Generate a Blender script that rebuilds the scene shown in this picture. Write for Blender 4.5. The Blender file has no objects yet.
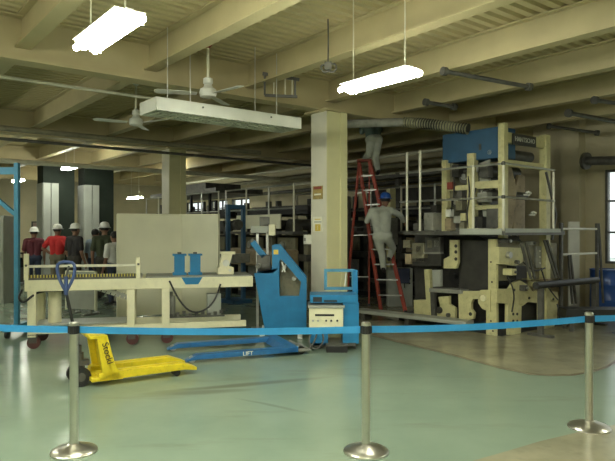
import bpy, bmesh, math, random
from mathutils import Vector, Matrix
random.seed(7)
PI = math.pi
scene = bpy.context.scene
COL = scene.collection
F = 600.0; CX = 307.5; HZ = 230.5; CH = 1.62
TH = math.atan2(.622, .783)                      # building grid: local x -> right/away, local y -> left/away
AX = Vector((-.622, .783, 0)); BX = Vector((.783, .622, 0))
P0 = Vector((.34, 9.7, 0))                        # the cream column in the middle

def at(px, py, Y):
    return Vector(((px - CX) / F * Y, Y, CH + (HZ - py) / F * Y))
def G(a, b, z=0):
    p = P0 + AX * a + BX * b
    return Vector((p.x, p.y, z))
def gp(px, py):                                   # point on the floor
    Y = CH * F / (py - HZ)
    return Vector(((px - CX) / F * Y, Y, 0))

# ------------------------------------------------------------------ materials
def mat(name, col, rough=.5, metal=0, var=.12, scale=6, bump=0, dirt=0, spec=.5):
    m = bpy.data.materials.new(name); m.use_nodes = True
    nt = m.node_tree; b = nt.nodes['Principled BSDF']
    b.inputs['Roughness'].default_value = rough; b.inputs['Metallic'].default_value = metal
    b.inputs['Specular IOR Level'].default_value = spec
    tc = nt.nodes.new('ShaderNodeTexCoord')
    n = nt.nodes.new('ShaderNodeTexNoise'); n.inputs['Scale'].default_value = scale; n.inputs['Detail'].default_value = 5
    nt.links.new(tc.outputs['Object'], n.inputs['Vector'])
    r = nt.nodes.new('ShaderNodeValToRGB')
    c0 = [max(0, c * (1 - var)) for c in col]; c1 = [min(1, c * (1 + var)) for c in col]
    r.color_ramp.elements[0].position = .3; r.color_ramp.elements[1].position = .7
    r.color_ramp.elements[0].color = (*c0, 1); r.color_ramp.elements[1].color = (*c1, 1)
    nt.links.new(n.outputs['Fac'], r.inputs['Fac'])
    out = r.outputs['Color']
    if dirt:
        n2 = nt.nodes.new('ShaderNodeTexNoise'); n2.inputs['Scale'].default_value = scale * 3; n2.inputs['Detail'].default_value = 8
        nt.links.new(tc.outputs['Object'], n2.inputs['Vector'])
        r2 = nt.nodes.new('ShaderNodeValToRGB'); r2.color_ramp.elements[0].position = .55; r2.color_ramp.elements[1].position = .72
        r2.color_ramp.elements[1].color = (dirt, dirt, dirt, 1)
        nt.links.new(n2.outputs['Fac'], r2.inputs['Fac'])
        mx = nt.nodes.new('ShaderNodeMixRGB'); mx.inputs['Color2'].default_value = (.03, .028, .02, 1)
        nt.links.new(r2.outputs['Color'], mx.inputs['Fac']); nt.links.new(out, mx.inputs['Color1']); out = mx.outputs['Color']
    nt.links.new(out, b.inputs['Base Color'])
    if bump:
        bp = nt.nodes.new('ShaderNodeBump'); bp.inputs['Strength'].default_value = bump; bp.inputs['Distance'].default_value = .02
        nt.links.new(n.outputs['Fac'], bp.inputs['Height']); nt.links.new(bp.outputs['Normal'], b.inputs['Normal'])
    return m

def emit(name, col, s):
    m = bpy.data.materials.new(name); m.use_nodes = True
    nt = m.node_tree; nt.nodes.remove(nt.nodes['Principled BSDF'])
    e = nt.nodes.new('ShaderNodeEmission'); e.inputs['Color'].default_value = (*col, 1); e.inputs['Strength'].default_value = s
    nt.links.new(e.outputs[0], nt.nodes['Material Output'].inputs['Surface'])
    return m

def stripes(name, c1, c2, freq, axis='X', rough=.5):
    m = bpy.data.materials.new(name); m.use_nodes = True
    nt = m.node_tree; b = nt.nodes['Principled BSDF']; b.inputs['Roughness'].default_value = rough
    tc = nt.nodes.new('ShaderNodeTexCoord'); w = nt.nodes.new('ShaderNodeTexWave'); w.bands_direction = axis
    w.inputs['Scale'].default_value = freq
    nt.links.new(tc.outputs['Object'], w.inputs['Vector'])
    r = nt.nodes.new('ShaderNodeValToRGB'); r.color_ramp.interpolation = 'CONSTANT'
    r.color_ramp.elements[0].color = (*c1, 1); r.color_ramp.elements[1].color = (*c2, 1); r.color_ramp.elements[1].position = .5
    nt.links.new(w.outputs['Fac'], r.inputs['Fac']); nt.links.new(r.outputs['Color'], b.inputs['Base Color'])
    return m

def floor_mat():
    m = bpy.data.materials.new('teal floor coating'); m.use_nodes = True
    nt = m.node_tree; b = nt.nodes['Principled BSDF']; L = nt.links
    N = nt.nodes.new
    tc = N('ShaderNodeTexCoord')
    n = N('ShaderNodeTexNoise'); n.inputs['Scale'].default_value = .9; n.inputs['Detail'].default_value = 7; n.inputs['Roughness'].default_value = .6
    L.new(tc.outputs['Object'], n.inputs['Vector'])
    r = N('ShaderNodeValToRGB')
    r.color_ramp.elements[0].position = .3; r.color_ramp.elements[0].color = (.205, .272, .20, 1)
    r.color_ramp.elements[1].position = .7; r.color_ramp.elements[1].color = (.26, .33, .243, 1)
    L.new(n.outputs['Fac'], r.inputs['Fac'])
    # worn brown scuffs, longer one way than the other
    mp = N('ShaderNodeMapping'); mp.inputs['Rotation'].default_value = (0, 0, -.25); mp.inputs['Scale'].default_value = (.28, 1.3, 1)
    L.new(tc.outputs['Object'], mp.inputs['Vector'])
    n2 = N('ShaderNodeTexNoise'); n2.inputs['Scale'].default_value = 1.5; n2.inputs['Detail'].default_value = 9; n2.inputs['Roughness'].default_value = .65
    L.new(mp.outputs[0], n2.inputs['Vector'])
    r2 = N('ShaderNodeValToRGB'); r2.color_ramp.elements[0].position = .56; r2.color_ramp.elements[1].position = .74
    r2.color_ramp.elements[1].color = (.45, .45, .45, 1)
    L.new(n2.outputs['Fac'], r2.inputs['Fac'])
    mx = N('ShaderNodeMixRGB'); mx.inputs['Color2'].default_value = (.14, .125, .075, 1)
    L.new(r2.outputs['Color'], mx.inputs['Fac']); L.new(r.outputs['Color'], mx.inputs['Color1'])
    out = mx.outputs['Color']
    # three definite tyre-scuff stains
    for (cx, cy, ang, sx, sy, k) in ((-.62, 6.35, .36, 1.0, .085, .65), (-1.02, 6.05, .2, .55, .09, .55), (-.25, 5.6, -.6, .45, .035, .35)):
        q = N('ShaderNodeMapping'); q.vector_type = 'TEXTURE'
        q.inputs['Location'].default_value = (cx, cy, 0); q.inputs['Rotation'].default_value = (0, 0, ang); q.inputs['Scale'].default_value = (sx, sy, 1)
        ad = N('ShaderNodeMixRGB'); ad.blend_type = 'ADD'; ad.inputs['Fac'].default_value = .12
        L.new(tc.outputs['Object'], ad.inputs['Color1']); L.new(n2.outputs['Color'], ad.inputs['Color2'])
        L.new(ad.outputs['Color'], q.inputs['Vector'])
        ln = N('ShaderNodeVectorMath'); ln.operation = 'LENGTH'
        L.new(q.outputs[0], ln.inputs[0])
        mr = N('ShaderNodeMapRange'); mr.inputs['From Min'].default_value = .4; mr.inputs['From Max'].default_value = 1.15
        mr.inputs['To Min'].default_value = k; mr.inputs['To Max'].default_value = 0
        L.new(ln.outputs['Value'], mr.inputs['Value'])
        m2 = N('ShaderNodeMixRGB'); m2.inputs['Color2'].default_value = (.11, .11, .07, 1)
        L.new(mr.outputs[0], m2.inputs['Fac']); L.new(out, m2.inputs['Color1']); out = m2.outputs['Color']
    L.new(out, b.inputs['Base Color'])
    n3 = N('ShaderNodeTexNoise'); n3.inputs['Scale'].default_value = 2.2; n3.inputs['Detail'].default_value = 6
    L.new(tc.outputs['Object'], n3.inputs['Vector'])
    rr = N('ShaderNodeMapRange'); rr.inputs['To Min'].default_value = .1; rr.inputs['To Max'].default_value = .3
    L.new(n3.outputs['Fac'], rr.inputs['Value']); L.new(rr.outputs[0], b.inputs['Roughness'])
    bp = N('ShaderNodeBump'); bp.inputs['Strength'].default_value = .05; bp.inputs['Distance'].default_value = .02
    L.new(n3.outputs['Fac'], bp.inputs['Height']); L.new(bp.outputs['Normal'], b.inputs['Normal'])
    return m

def glass_mat():
    m = bpy.data.materials.new('window glass'); m.use_nodes = True
    nt = m.node_tree; nt.nodes.remove(nt.nodes['Principled BSDF'])
    t = nt.nodes.new('ShaderNodeBsdfTransparent'); t.inputs['Color'].default_value = (.93, .96, .94, 1)
    g = nt.nodes.new('ShaderNodeBsdfGlossy'); g.inputs['Roughness'].default_value = .05
    x = nt.nodes.new('ShaderNodeMixShader'); x.inputs[0].default_value = .08
    nt.links.new(t.outputs[0], x.inputs[1]); nt.links.new(g.outputs[0], x.inputs[2])
    nt.links.new(x.outputs[0], nt.nodes['Material Output'].inputs['Surface'])
    return m

M = dict(
    floor=floor_mat(), glass=glass_mat(),
    tan=mat('worn tan concrete', (.29, .275, .18), .2, var=.2, scale=2.5, dirt=.18),
    tanedge=mat('brown paint edge', (.15, .115, .06), .35, var=.3, scale=5),
    beige=mat('cream wall paint', (.47, .42, .27), .7, var=.08, scale=2),
    ceil=mat('cream deck paint', (.43, .365, .195), .65, var=.07, scale=2),
    beam=mat('cream steel paint', (.40, .34, .18), .55, var=.08, scale=2),
    column=mat('cream column paint', (.62, .585, .33), .45, var=.05, scale=3),
    columngrey=mat('pale column paint', (.64, .61, .48), .45, var=.05, scale=3),
    palegrey=mat('pale grey cladding', (.33, .345, .30), .45, var=.08, scale=3),
    pillarshade=mat('pillar shade green', (.018, .024, .018), .7, var=.2, scale=3, spec=.1),  # near-black green puts the shade of the pillars' dark side into colour
    cream=mat('cream machine paint', (.78, .74, .50), .42, var=.07, scale=5, dirt=.1),
    press=mat('oily cream press paint', (.54, .505, .26), .4, var=.12, scale=6, dirt=.22),
    presstan=mat('tan press panel', (.34, .27, .16), .5, var=.2, scale=4, dirt=.4),
    white=mat('white enamel', (.68, .68, .60), .4, var=.05),
    board=mat('white board', (.80, .78, .58), .55, var=.05, scale=2),
    board2=mat('greyer white board', (.72, .71, .53), .55, var=.07, scale=2),
    rail=mat('pale rail paint', (.62, .60, .46), .4, var=.1),
    steel=mat('steel', (.5, .5, .46), .35, .8, var=.15, scale=10),
    chrome=mat('polished stainless', (.68, .66, .58), .3, 1, var=.05, scale=20),
    darksteel=mat('dark steel', (.09, .088, .075), .45, .3, var=.3, scale=8),
    black=mat('black rubber', (.013, .013, .012), .5, var=.3, scale=8),
    pit=mat('dark machine interior', (.03, .028, .022), .6, var=.4, scale=5),  # near-black; also stands for shade in the press gaps
    greymach=mat('grey machine paint', (.25, .25, .21), .5, var=.2, scale=5, dirt=.3),
    greycab=mat('grey cabinet', (.33, .345, .29), .45, var=.1, scale=4),
    olive=mat('olive machine paint', (.20, .185, .115), .5, var=.2, scale=4, dirt=.4),
    blue=mat('bright blue paint', (.013, .18, .38), .4, var=.12, scale=6, dirt=.08),
    bluedk=mat('faded blue panel', (.028, .09, .17), .5, var=.12, scale=4),
    bluetruck=mat('blue truck paint', (.02, .13, .32), .35, var=.15, scale=8, dirt=.2),
    gantry=mat('light blue frame paint', (.06, .24, .37), .45, var=.12, scale=6),
    belt=mat('blue belt webbing', (.03, .27, .56), .6, var=.05, scale=30),
    yellow=mat('yellow truck paint', (.72, .56, .02), .38, var=.12, scale=8, dirt=.3),
    red=mat('red ladder rail', (.36, .06, .035), .5, var=.2, scale=6),
    redwheel=mat('red caster wheel', (.07, .02, .017), .5, var=.2),
    bluehandle=mat('blue grey grip', (.035, .06, .15), .45, var=.1),
    drum=mat('blue drum', (.02, .07, .26), .35, var=.1),
    hat=mat('white hard hat', (.78, .78, .72), .35, var=.04),
    hatblue=mat('blue hard hat', (.02, .10, .42), .35, var=.05),
    skin=mat('skin', (.25, .13, .08), .55, var=.08),
    hair=mat('black hair', (.012, .01, .009), .6, var=.2),
    shoe=mat('dark shoe', (.02, .018, .016), .5),
    maroon=mat('maroon cloth', (.11, .02, .03), .8), redc=mat('red cloth', (.50, .02, .02), .8), blackc=mat('black cloth', (.02, .018, .018), .85),
    greenc=mat('dark green cloth', (.05, .06, .03), .85), bluec=mat('light blue cloth', (.30, .38, .46), .85), whitec=mat('white cloth', (.78, .78, .72), .85),
    khaki=mat('khaki cloth', (.17, .15, .10), .85), navy=mat('navy cloth', (.035, .045, .08), .85), greyc=mat('grey work cloth', (.50, .52, .44), .85),
    tealc=mat('teal work cloth', (.16, .22, .20), .85), brownc=mat('dark trousers cloth', (.05, .045, .035), .85),
    paper=mat('white sign', (.78, .76, .60), .5, var=.04), ochre=mat('brass sign', (.32, .23, .05), .4, var=.3, scale=20), yel=mat('yellow mark', (.68, .50, .08), .5),
    signblack=mat('black sign', (.02, .022, .018), .4), letters=mat('pale letters', (.5, .5, .42), .5), ink=mat('black ink', (.01, .01, .01), .5),
    pink=mat('pinkish board', (.42, .30, .25), .6), wood=mat('dark desk wood', (.06, .045, .03), .5),
    redmark=mat('red oxide', (.25, .05, .03), .6),
    hazard=stripes('yellow black strip', (.42, .35, .06), (.02, .02, .02), 8),
    ribbed=stripes('banded duct', (.26, .25, .15), (.03, .03, .022), 6.5),
    tube=emit('lit fluorescent tube', (.97, 1, .86), 110), tubeoff=mat('unlit tube', (.75, .77, .72), .3, var=.02),
    screen=mat('dark screen', (.01, .012, .012), .2),
)

# ------------------------------------------------------------------ mesh helpers
class MB:
    def __init__(s): s.bm = bmesh.new()
    def box(s, c, d, rz=0, rot=None):
        m = Matrix.Translation(Vector(c)) @ (rot.to_4x4() if rot else Matrix.Rotation(rz, 4, 'Z')) @ Matrix.Diagonal((*d, 1))
        bmesh.ops.create_cube(s.bm, size=1, matrix=m); return s
    def bb(s, x0, x1, y0, y1, z0, z1): return s.box(((x0+x1)/2, (y0+y1)/2, (z0+z1)/2), (abs(x1-x0), abs(y1-y0), abs(z1-z0)))
    def cyl(s, p, q, r, r2=None, seg=14):
        p, q = Vector(p), Vector(q); d = q - p
        if d.length < 1e-6: return s
        m = Matrix.Translation((p+q)/2) @ d.to_track_quat('Z', 'Y').to_matrix().to_4x4()
        bmesh.ops.create_cone(s.bm, cap_ends=True, segments=seg, radius1=r, radius2=r if r2 is None else r2, depth=d.length, matrix=m); return s
    def bar(s, p, q, w, h=None):
        p, q = Vector(p), Vector(q); d = q - p
        m = Matrix.Translation((p+q)/2) @ d.to_track_quat('Y', 'Z').to_matrix().to_4x4() @ Matrix.Diagonal((w, d.length, h or w, 1))
        bmesh.ops.create_cube(s.bm, size=1, matrix=m); return s
    def sph(s, c, r, seg=12, sc=(1, 1, 1)):
        m = Matrix.Translation(Vector(c)) @ Matrix.Diagonal((r*sc[0], r*sc[1], r*sc[2], 1))
        bmesh.ops.create_uvsphere(s.bm, u_segments=seg, v_segments=max(6, seg*2//3), radius=1, matrix=m); return s
    def cap(s, p, q, r1, r2):
        s.cyl(p, q, r1, r2, 12); s.sph(p, r1); s.sph(q, r2); return s
    def tube(s, pts, r, seg=8, smooth=0):
        P = [Vector(p) for p in pts]
        for _ in range(smooth):
            Q = [P[0]]
            for i in range(len(P)-1):
                Q += [P[i].lerp(P[i+1], .25), P[i].lerp(P[i+1], .75)]
            P = Q + [P[-1]]
        rings = []; nrm = None
        for i, p in enumerate(P):
            t = ((P[min(i+1, len(P)-1)]) - P[max(i-1, 0)]).normalized()
            if nrm is None: nrm = t.orthogonal().normalized()
            nrm = (nrm - t * nrm.dot(t)).normalized(); bn = t.cross(nrm)
            rr = r(i/(len(P)-1)) if callable(r) else r
            rings.append([s.bm.verts.new(p + (nrm*math.cos(2*PI*k/seg) + bn*math.sin(2*PI*k/seg))*rr) for k in range(seg)])
        for a, b in zip(rings, rings[1:]):
            for k in range(seg): s.bm.faces.new((a[k], a[(k+1) % seg], b[(k+1) % seg], b[k]))
        s.bm.faces.new(rings[0][::-1]); s.bm.faces.new(rings[-1]); return s
    def lathe(s, prof, c=(0, 0, 0), seg=28):
        c = Vector(c); R = []
        for (r, z) in prof:
            R.append([s.bm.verts.new(c + Vector((r*math.cos(2*PI*k/seg), r*math.sin(2*PI*k/seg), z))) for k in range(seg)])
        for a, b in zip(R, R[1:]):
            for k in range(seg): s.bm.faces.new((a[k], a[(k+1) % seg], b[(k+1) % seg], b[k]))
        s.bm.faces.new(R[0][::-1]); s.bm.faces.new(R[-1]); return s
    def prism(s, pts, ext, hole=None):
        """pts: 3-D outline; ext: extrusion vector; hole: inner outline with the same number of points"""
        ext = Vector(ext)
        A = [s.bm.verts.new(Vector(p)) for p in pts]; B = [s.bm.verts.new(Vector(p)+ext) for p in pts]
        n = len(A)
        for i in range(n): s.bm.faces.new((A[i], A[(i+1) % n], B[(i+1) % n], B[i]))
        if hole is None:
            s.bm.faces.new(A[::-1]); s.bm.faces.new(B)
        else:
            C = [s.bm.verts.new(Vector(p)) for p in hole]; D = [s.bm.verts.new(Vector(p)+ext) for p in hole]
            for i in range(n):
                j = (i+1) % n
                s.bm.faces.new((C[i], D[i], D[j], C[j])); s.bm.faces.new((A[j], A[i], C[i], C[j])); s.bm.faces.new((B[i], B[j], D[j], D[i]))
        return s
    def build(s, name, m, parent=None, bevel=0, smooth=False, loc=None, rz=0):
        bmesh.ops.recalc_face_normals(s.bm, faces=s.bm.faces)
        me = bpy.data.meshes.new(name); s.bm.to_mesh(me); s.bm.free()
        for mm in (m if isinstance(m, (list, tuple)) else [m]): me.materials.append(M[mm] if isinstance(mm, str) else mm)
        o = bpy.data.objects.new(name, me); COL.objects.link(o)
        if smooth:
            for p in me.polygons: p.use_smooth = True
            es = o.modifiers.new('edges', 'EDGE_SPLIT'); es.split_angle = .7
        if bevel:
            b = o.modifiers.new('bevel', 'BEVEL'); b.width = bevel; b.segments = 2; b.limit_method = 'ANGLE'; b.angle_limit = .6
        if parent: o.parent = parent
        if loc is not None: o.location = loc
        if rz: o.rotation_euler.z = rz
        return o

def tag(o, label, cat, group=None, kind=None):
    o['label'] = label; o['category'] = cat
    if group: o['group'] = group
    if kind: o['kind'] = kind
    return o
def thing(name, label, cat, loc=(0, 0, 0), rz=0, group=None):
    o = bpy.data.objects.new(name, None); COL.objects.link(o); o.location = loc; o.rotation_euler.z = rz
    o.empty_display_size = .1
    return tag(o, label, cat, group)
def struct(mb, name, m, label, cat, group=None, **k): return tag(mb.build(name, m, **k), label, cat, group, 'structure')
def dup(root, loc, rz, label, name=None):
    r = root.copy(); COL.objects.link(r); r.location = loc; r.rotation_euler.z = rz; r['label'] = label
    for ch in list(root.children):
        c = ch.copy(); COL.objects.link(c); c.parent = r
        for g in list(ch.children):
            d = g.copy(); COL.objects.link(d); d.parent = c
    return r
def text(body, size, m, name, parent=None, mat4=None, depth=.002):
    cu = bpy.data.curves.new(name, 'FONT'); cu.body = body; cu.size = size; cu.extrude = depth; cu.align_x = 'CENTER'; cu.align_y = 'CENTER'
    t = bpy.data.objects.new(name, cu); COL.objects.link(t)
    bpy.context.view_layer.update()
    me = bpy.data.meshes.new_from_object(t.evaluated_get(bpy.context.evaluated_depsgraph_get()))
    bpy.data.objects.remove(t); bpy.data.curves.remove(cu)
    me.materials.clear(); me.materials.append(M[m])
    if mat4: me.transform(mat4)
    me.name = name
    o = bpy.data.objects.new(name, me); COL.objects.link(o)
    if parent: o.parent = parent
    return o
def basis(x, y, o):                                # text frame: x = reading direction, y = up of the letters
    x = Vector(x).normalized(); y = Vector(y); y = (y - x*y.dot(x)).normalized(); z = x.cross(y)
    m = Matrix((x, y, z)).transposed().to_4x4(); m.translation = Vector(o); return m

# ================================================================== THE SETTING
A0, A1, B0, B1 = -12.0, 18.5, -15.0, 6.0
ROT = Matrix.Rotation(TH, 4, 'Z')
def gbox(mb, a0, a1, b0, b1, z0, z1):              # box in the building grid (object placed at P0, turned by TH)
    return mb.bb(b0, b1, a0, a1, z0, z1)
def gbuild(mb, name, m, label, cat, group=None, **k): return struct(mb, name, m, label, cat, group, loc=P0, rz=TH, **k)

gf = MB(); gf.box((1, 6, -.05), (60, 60, .1)); struct(gf, 'floor', 'floor', 'glossy teal green painted factory floor', 'floor')
def patch(pts, z, name, m, label):
    b = MB(); b.prism([(x, y, 0) for x, y in pts], (0, 0, z)); struct(b, name, m, label, 'floor')
bay = [gp(*p) for p in ((300, 322), (352, 331), (380, 336.5), (400, 342), (450, 354), (500, 367.5), (528, 373.5), (550, 375), (572, 374.5), (592, 371), (604, 367), (615, 361))]
bay = [(p.x, p.y) for p in bay] + [(4.6, 7.9), (6.9, 11.2), (2.5, 15.4), (-.2, 13)]
cen = Vector((3.1, 10))
patch([tuple(Vector(p) + (Vector(p)-cen).normalized()*.05) for p in bay], .0015, 'floor_border', 'tanedge', 'worn brown border line round the tan press bay floor')
patch(bay, .003, 'floor_bay', 'tan', 'worn tan floor under the printing press')
low = [gp(470, 462), gp(505, 452), gp(540, 441.5), gp(580, 432), gp(620, 424)]
low = [(p.x, p.y) for p in low] + [(3.6, 5.3), (4.2, 3.2), (1.0, 3.2)]
patch(low, .003, 'floor_patch', 'tan', 'worn tan floor strip at the corner below the stanchion row')

# ceiling: corrugated deck, ribs run along the b direction
d = MB(); per = .16
prof = []
a = A0
while a < A1:
    prof += [(a, 4.05), (a+.075, 4.05), (a+.095, 4.085), (a+.14, 4.085)]; a += per
r0 = [d.bm.verts.new((B0, p, z)) for p, z in prof]; r1 = [d.bm.verts.new((B1, p, z)) for p, z in prof]
for i in range(len(prof)-1): d.bm.faces.new((r0[i], r0[i+1], r1[i+1], r1[i]))
gbox(d, A0, A1, B0, B1, 4.12, 4.2)
gbuild(d, 'ceiling', 'ceil', 'cream corrugated metal deck ceiling', 'ceiling')

def ibeam(a0, b0, a1, b1, zb, zt, fw, tw=.02, tf=.022):
    m = MB()
    along = abs(a1-a0) > abs(b1-b0)
    def seg(w, z0, z1):
        if along: gbox(m, a0, a1, b0-w/2, b0+w/2, z0, z1)
        else: gbox(m, a0-w/2, a0+w/2, b0, b1, z0, z1)
    seg(fw, zb, zb+tf); seg(tw, zb+tf, zt-.02); seg(fw, zt-.02, zt)
    return m
k = -9
for k in range(-9, 4):
    gbuild(ibeam(A0, -1.53*k*1.0+0, A1, -1.53*k, 3.69, 4.05, .17) if False else ibeam(A0, 1.53*k, A1, 1.53*k, 3.69, 4.05, .17),
           'ceiling_joist', 'beam', 'cream steel joist under the corrugated ceiling', 'beam', 'cream ceiling joists')
for k, a in enumerate((-11.2, -5.6, 0, 5.6, 11.2, 16.8)):
    gbuild(ibeam(a, B0, a, B1, 3.53, 4.04, .26, .03, .03), 'ceiling_girder', 'beam', 'deep cream steel girder crossing under the joists', 'beam', 'cream ceiling girders')
# columns
def column(a, b, w, h, label):
    m = MB(); gbox(m, a-w/2, a+w/2, b-w/2, b+w/2, 0, h)
    o = gbuild(m, 'column', 'column', label, 'column', bevel=.006)
    p = MB(); gbox(p, a-w/2+.01, a+w/2-.01, b-w/2-.008, b-w/2+.002, .0, h); p.build('side_plate', 'columngrey', o)
    q = MB(); gbox(q, a-w/2-.03, a-w/2+.002, b+w/2-.13, b+w/2, 0, h); q.build('cable_channel', 'column', o)
    c = MB(); gbox(c, a-w/2-.07, a+w/2+.07, b-w/2-.07, b+w/2+.07, h-.03, h+.005); c.build('cap_plate', 'beam', o)
    return o
column(0, 0, .40, 3.53, 'cream square column with two signs behind the blue machines')
column(5.6, .0, .40, 3.53, 'cream column behind the white boards')
column(11.2, -.02, .4, 3.53, 'far cream column hidden by grey cladding')
column(0, -6.1, .4, 3.53, 'cream column beyond the photo on the near side')
column(5.6, -6.1, .4, 3.53, 'cream column further along the near row')
def clad(px, D, label):
    c = at(px, 230, D); rel = c - P0; a = rel.dot(AX); b = rel.dot(BX)
    m = MB(); gbox(m, a-.3, a+.3, b-.44, b+.44, 0, 3.5)
    o = gbuild(m, 'pillar', 'pillarshade', label, 'pillar', bevel=.01)
    q = MB()
    for i in range(2): gbox(q, a-.34, a-.29, b-.44+.22*i, b-.24+.22*i, .1, 2.98)
    gbox(q, a-.3, a+.3, b-.46, b-.43, .1, 2.98)
    q.build('cladding_panel', 'palegrey', o)
clad(56, 17.6, 'tall pillar clad pale grey with shade painted dark green behind the red shirted person')
clad(96, 18.4, 'tall pillar clad pale grey with shade painted dark green behind the green shirted person')

# walls (right wall carries the windows)
def wall(a0, a1, b0, b1, name, label, z0=0, z1=4.2):
    m = MB(); gbox(m, a0, a1, b0, b1, z0, z1); return gbuild(m, name, 'beige', label, 'wall')
wall(A1, A1+.2, B0-.2, B1+.2, 'wall_far', 'cream far end wall beyond the pillars')
wall(A0-.2, A0, B0-.2, B1+.2, 'wall_near', 'cream wall behind the camera')
wall(A0, A1, B0-.2, B0, 'wall_left', 'cream wall on the far side out of the picture')
wins = [(-3.2, -1.6, .95, 2.85), (-5.8, -3.7, .95, 2.85), (-9, -6.6, .95, 2.85), (11.6, 12.9, 2.2, 2.85), (13.2, 14.6, 2.2, 2.85), (15.2, 16.8, 2.2, 2.85)]
wins.sort()
m = MB(); prev = A0
for (a0, a1, z0, z1) in wins:
    gbox(m, prev, a0, B1, B1+.2, 0, 4.2); gbox(m, a0, a1, B1, B1+.2, 0, z0); gbox(m, a0, a1, B1, B1+.2, z1, 4.2); prev = a1
gbox(m, prev, A1, B1, B1+.2, 0, 4.2)
gbuild(m, 'wall_right', 'beige', 'cream side wall with windows behind the press', 'wall')
wlab = ['unseen side wall window added for fill light behind the camera', 'unseen side wall window added for fill light beside the camera', 'tall bright window above the blue drum', 'high bright window over the far press unit', 'high bright window further down the side wall', 'last high window near the far end wall']  # first two are unseen, added to fill the room with daylight
for i, (a0, a1, z0, z1) in enumerate(wins):
    f = MB()
    t = .05
    gbox(f, a0, a0+t, B1+.02, B1+.12, z0, z1); gbox(f, a1-t, a1, B1+.02, B1+.12, z0, z1)
    gbox(f, a0, a1, B1+.02, B1+.12, z0, z0+t); gbox(f, a0, a1, B1+.02, B1+.12, z1-t, z1)
    n = max(2, round((a1-a0)/.55))
    for j in range(1, n): gbox(f, a0+(a1-a0)*j/n-.02, a0+(a1-a0)*j/n+.02, B1+.03, B1+.1, z0, z1)
    nz = 3 if z1-z0 > 1.2 else 2
    for j in range(1, nz): gbox(f, a0, a1, B1+.03, B1+.1, z0+(z1-z0)*j/nz-.02, z0+(z1-z0)*j/nz+.02)
    o = gbuild(f, 'window_%d' % (i+1), 'darksteel', wlab[i], 'window')
    g = MB(); gbox(g, a0, a1, B1+.06, B1+.066, z0, z1); g.build('pane', 'glass', o)
m = MB(); gbox(m, -1.2, -.8, 5.75, 6, 0, 4.05); gbuild(m, 'pilaster', 'beige', 'cream pilaster on the side wall left of the window', 'pilaster', kind=None) if False else gbuild(m, 'column', 'beige', 'cream pilaster on the side wall left of the tall window', 'pilaster')

# ================================================================== LAMPS
def make_lamp(label, loc):
    t = thing('fluorescent_lamp', label, 'lamp', loc, TH, 'twin tube hanging fluorescent lamps')
    b = MB()
    b.prism([(-.03, -.44, .07), (.03, -.44, .07), (.035, -.44, -.01), (-.035, -.44, -.01)], (0, .88, 0)); b.bb(-.115, .115, -.45, .45, .045, .055)  # wide flat cover added to hold back light on the ceiling
    b.build('batten', 'white', t)
    for s in (-1, 1):
        q = MB(); q.cyl((s*.075, -.49, .0), (s*.075, .49, .0), .027, seg=12); tb = q.build('tube', 'tube', t, smooth=True)
        for y in (-.43, .43):
            e = MB(); e.box((s*.06, y, .0), (.09, .02, .06)); e.build('lamp_holder', 'white', tb)
    for y in (-.36, .36):
        r = MB(); r.cyl((0, y, .07), (0, y, 4.05-loc[2]), .007, seg=8); r.build('hanger_rod', 'rail', t)
    return t
lp = at(378, 82, 6.0)
L0 = make_lamp('lit fluorescent lamp hanging at right of the column top', lp)
def lamp_at(p, label): return dup(L0, p, TH, label)
lamp_at(at(107, 34, 4.55), 'largest lit fluorescent lamp hanging above the floor at top left')
# rods of copies reach the deck: all lamps hang at about the same height
def lampz(px, py, D, label):
    p = at(px, py, D); return lamp_at(p, label) if abs(p.z-lp.z) < .15 else make_lamp(label, p)
lampz(70, 168, 16.5, 'distant lit fluorescent lamp above the two clad pillars')
lampz(18, 181, 21, 'distant lit fluorescent lamp beside the blue frame post')
for a_, b_ in ((11.5, 2.7),): make_lamp('added lit fluorescent lamp hidden high between the far girders', G(a_, b_, 3.66))  # hidden lamp added to brighten the far end
lampz(135, 198, 22.5, 'distant small lit fluorescent lamp above the white boards')
for i, (x, y) in enumerate(((-1.2, .3), (3.4, 1.2), (-4.6, 3.6), (5.6, 5.6), (1.2, -2.4), (-6.2, 8.2), (5.2, -1.6), (-9.0, 13.0), (-3.0, 2.9), (.6, 2.7), (-8.2, 10.6), (-5.2, 1.4), (-2.0, -2.2))):  # unseen lamps added off frame to raise the room's brightness
    lamp_at((x, y, lp.z), 'unseen fluorescent lamp added outside the picture to brighten the room')

# louvre fixture
fl = at(156, 110, 6.84); fz = 3.0
t = thing('louvre_lamp', 'long unlit white louvred ceiling lamp hung on wires left of the column', 'lamp', (fl.x, fl.y, fz), TH)
LX, LY = 2.1, .46
h = MB(); h.bb(0, LX, 0, .012, 0, .145); h.bb(0, LX, LY-.012, LY, 0, .145); h.bb(0, .012, 0, LY, 0, .145); h.bb(LX-.012, LX, 0, LY, 0, .145); h.bb(0, LX, 0, LY, .135, .15)
h.build('housing', 'white', t)
g = MB()
for i in range(1, 24): g.bb(LX*i/24-.003, LX*i/24+.003, .012, LY-.012, .004, .05)
for j in range(1, 5): g.bb(.012, LX-.012, LY*j/5-.003, LY*j/5+.003, .004, .05)
g.build('louvre_grid', 'white', t)
for j in range(3):
    for i in range(2):
        q = MB(); q.cyl((.06+i*1.03, .1+j*.13, .09), (1.0+i*1.03, .1+j*.13, .09), .016, seg=10); q.build('unlit_tube', 'tubeoff', t, smooth=True)
for (x, y) in ((.25, .23), (.55, .23), (1.5, .23), (1.85, .23)):
    w = MB(); w.cyl((x, y, .14), (x, y, 4.05-fz), .006, seg=6); w.build('hanging_wire', 'steel', t)
s = MB(); s.cyl((.6, -.006, .1), (.6, .002, .1), .012); s.cyl((1.6, -.006, .1), (1.6, .002, .1), .012); s.build('screw', 'darksteel', t)

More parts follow.
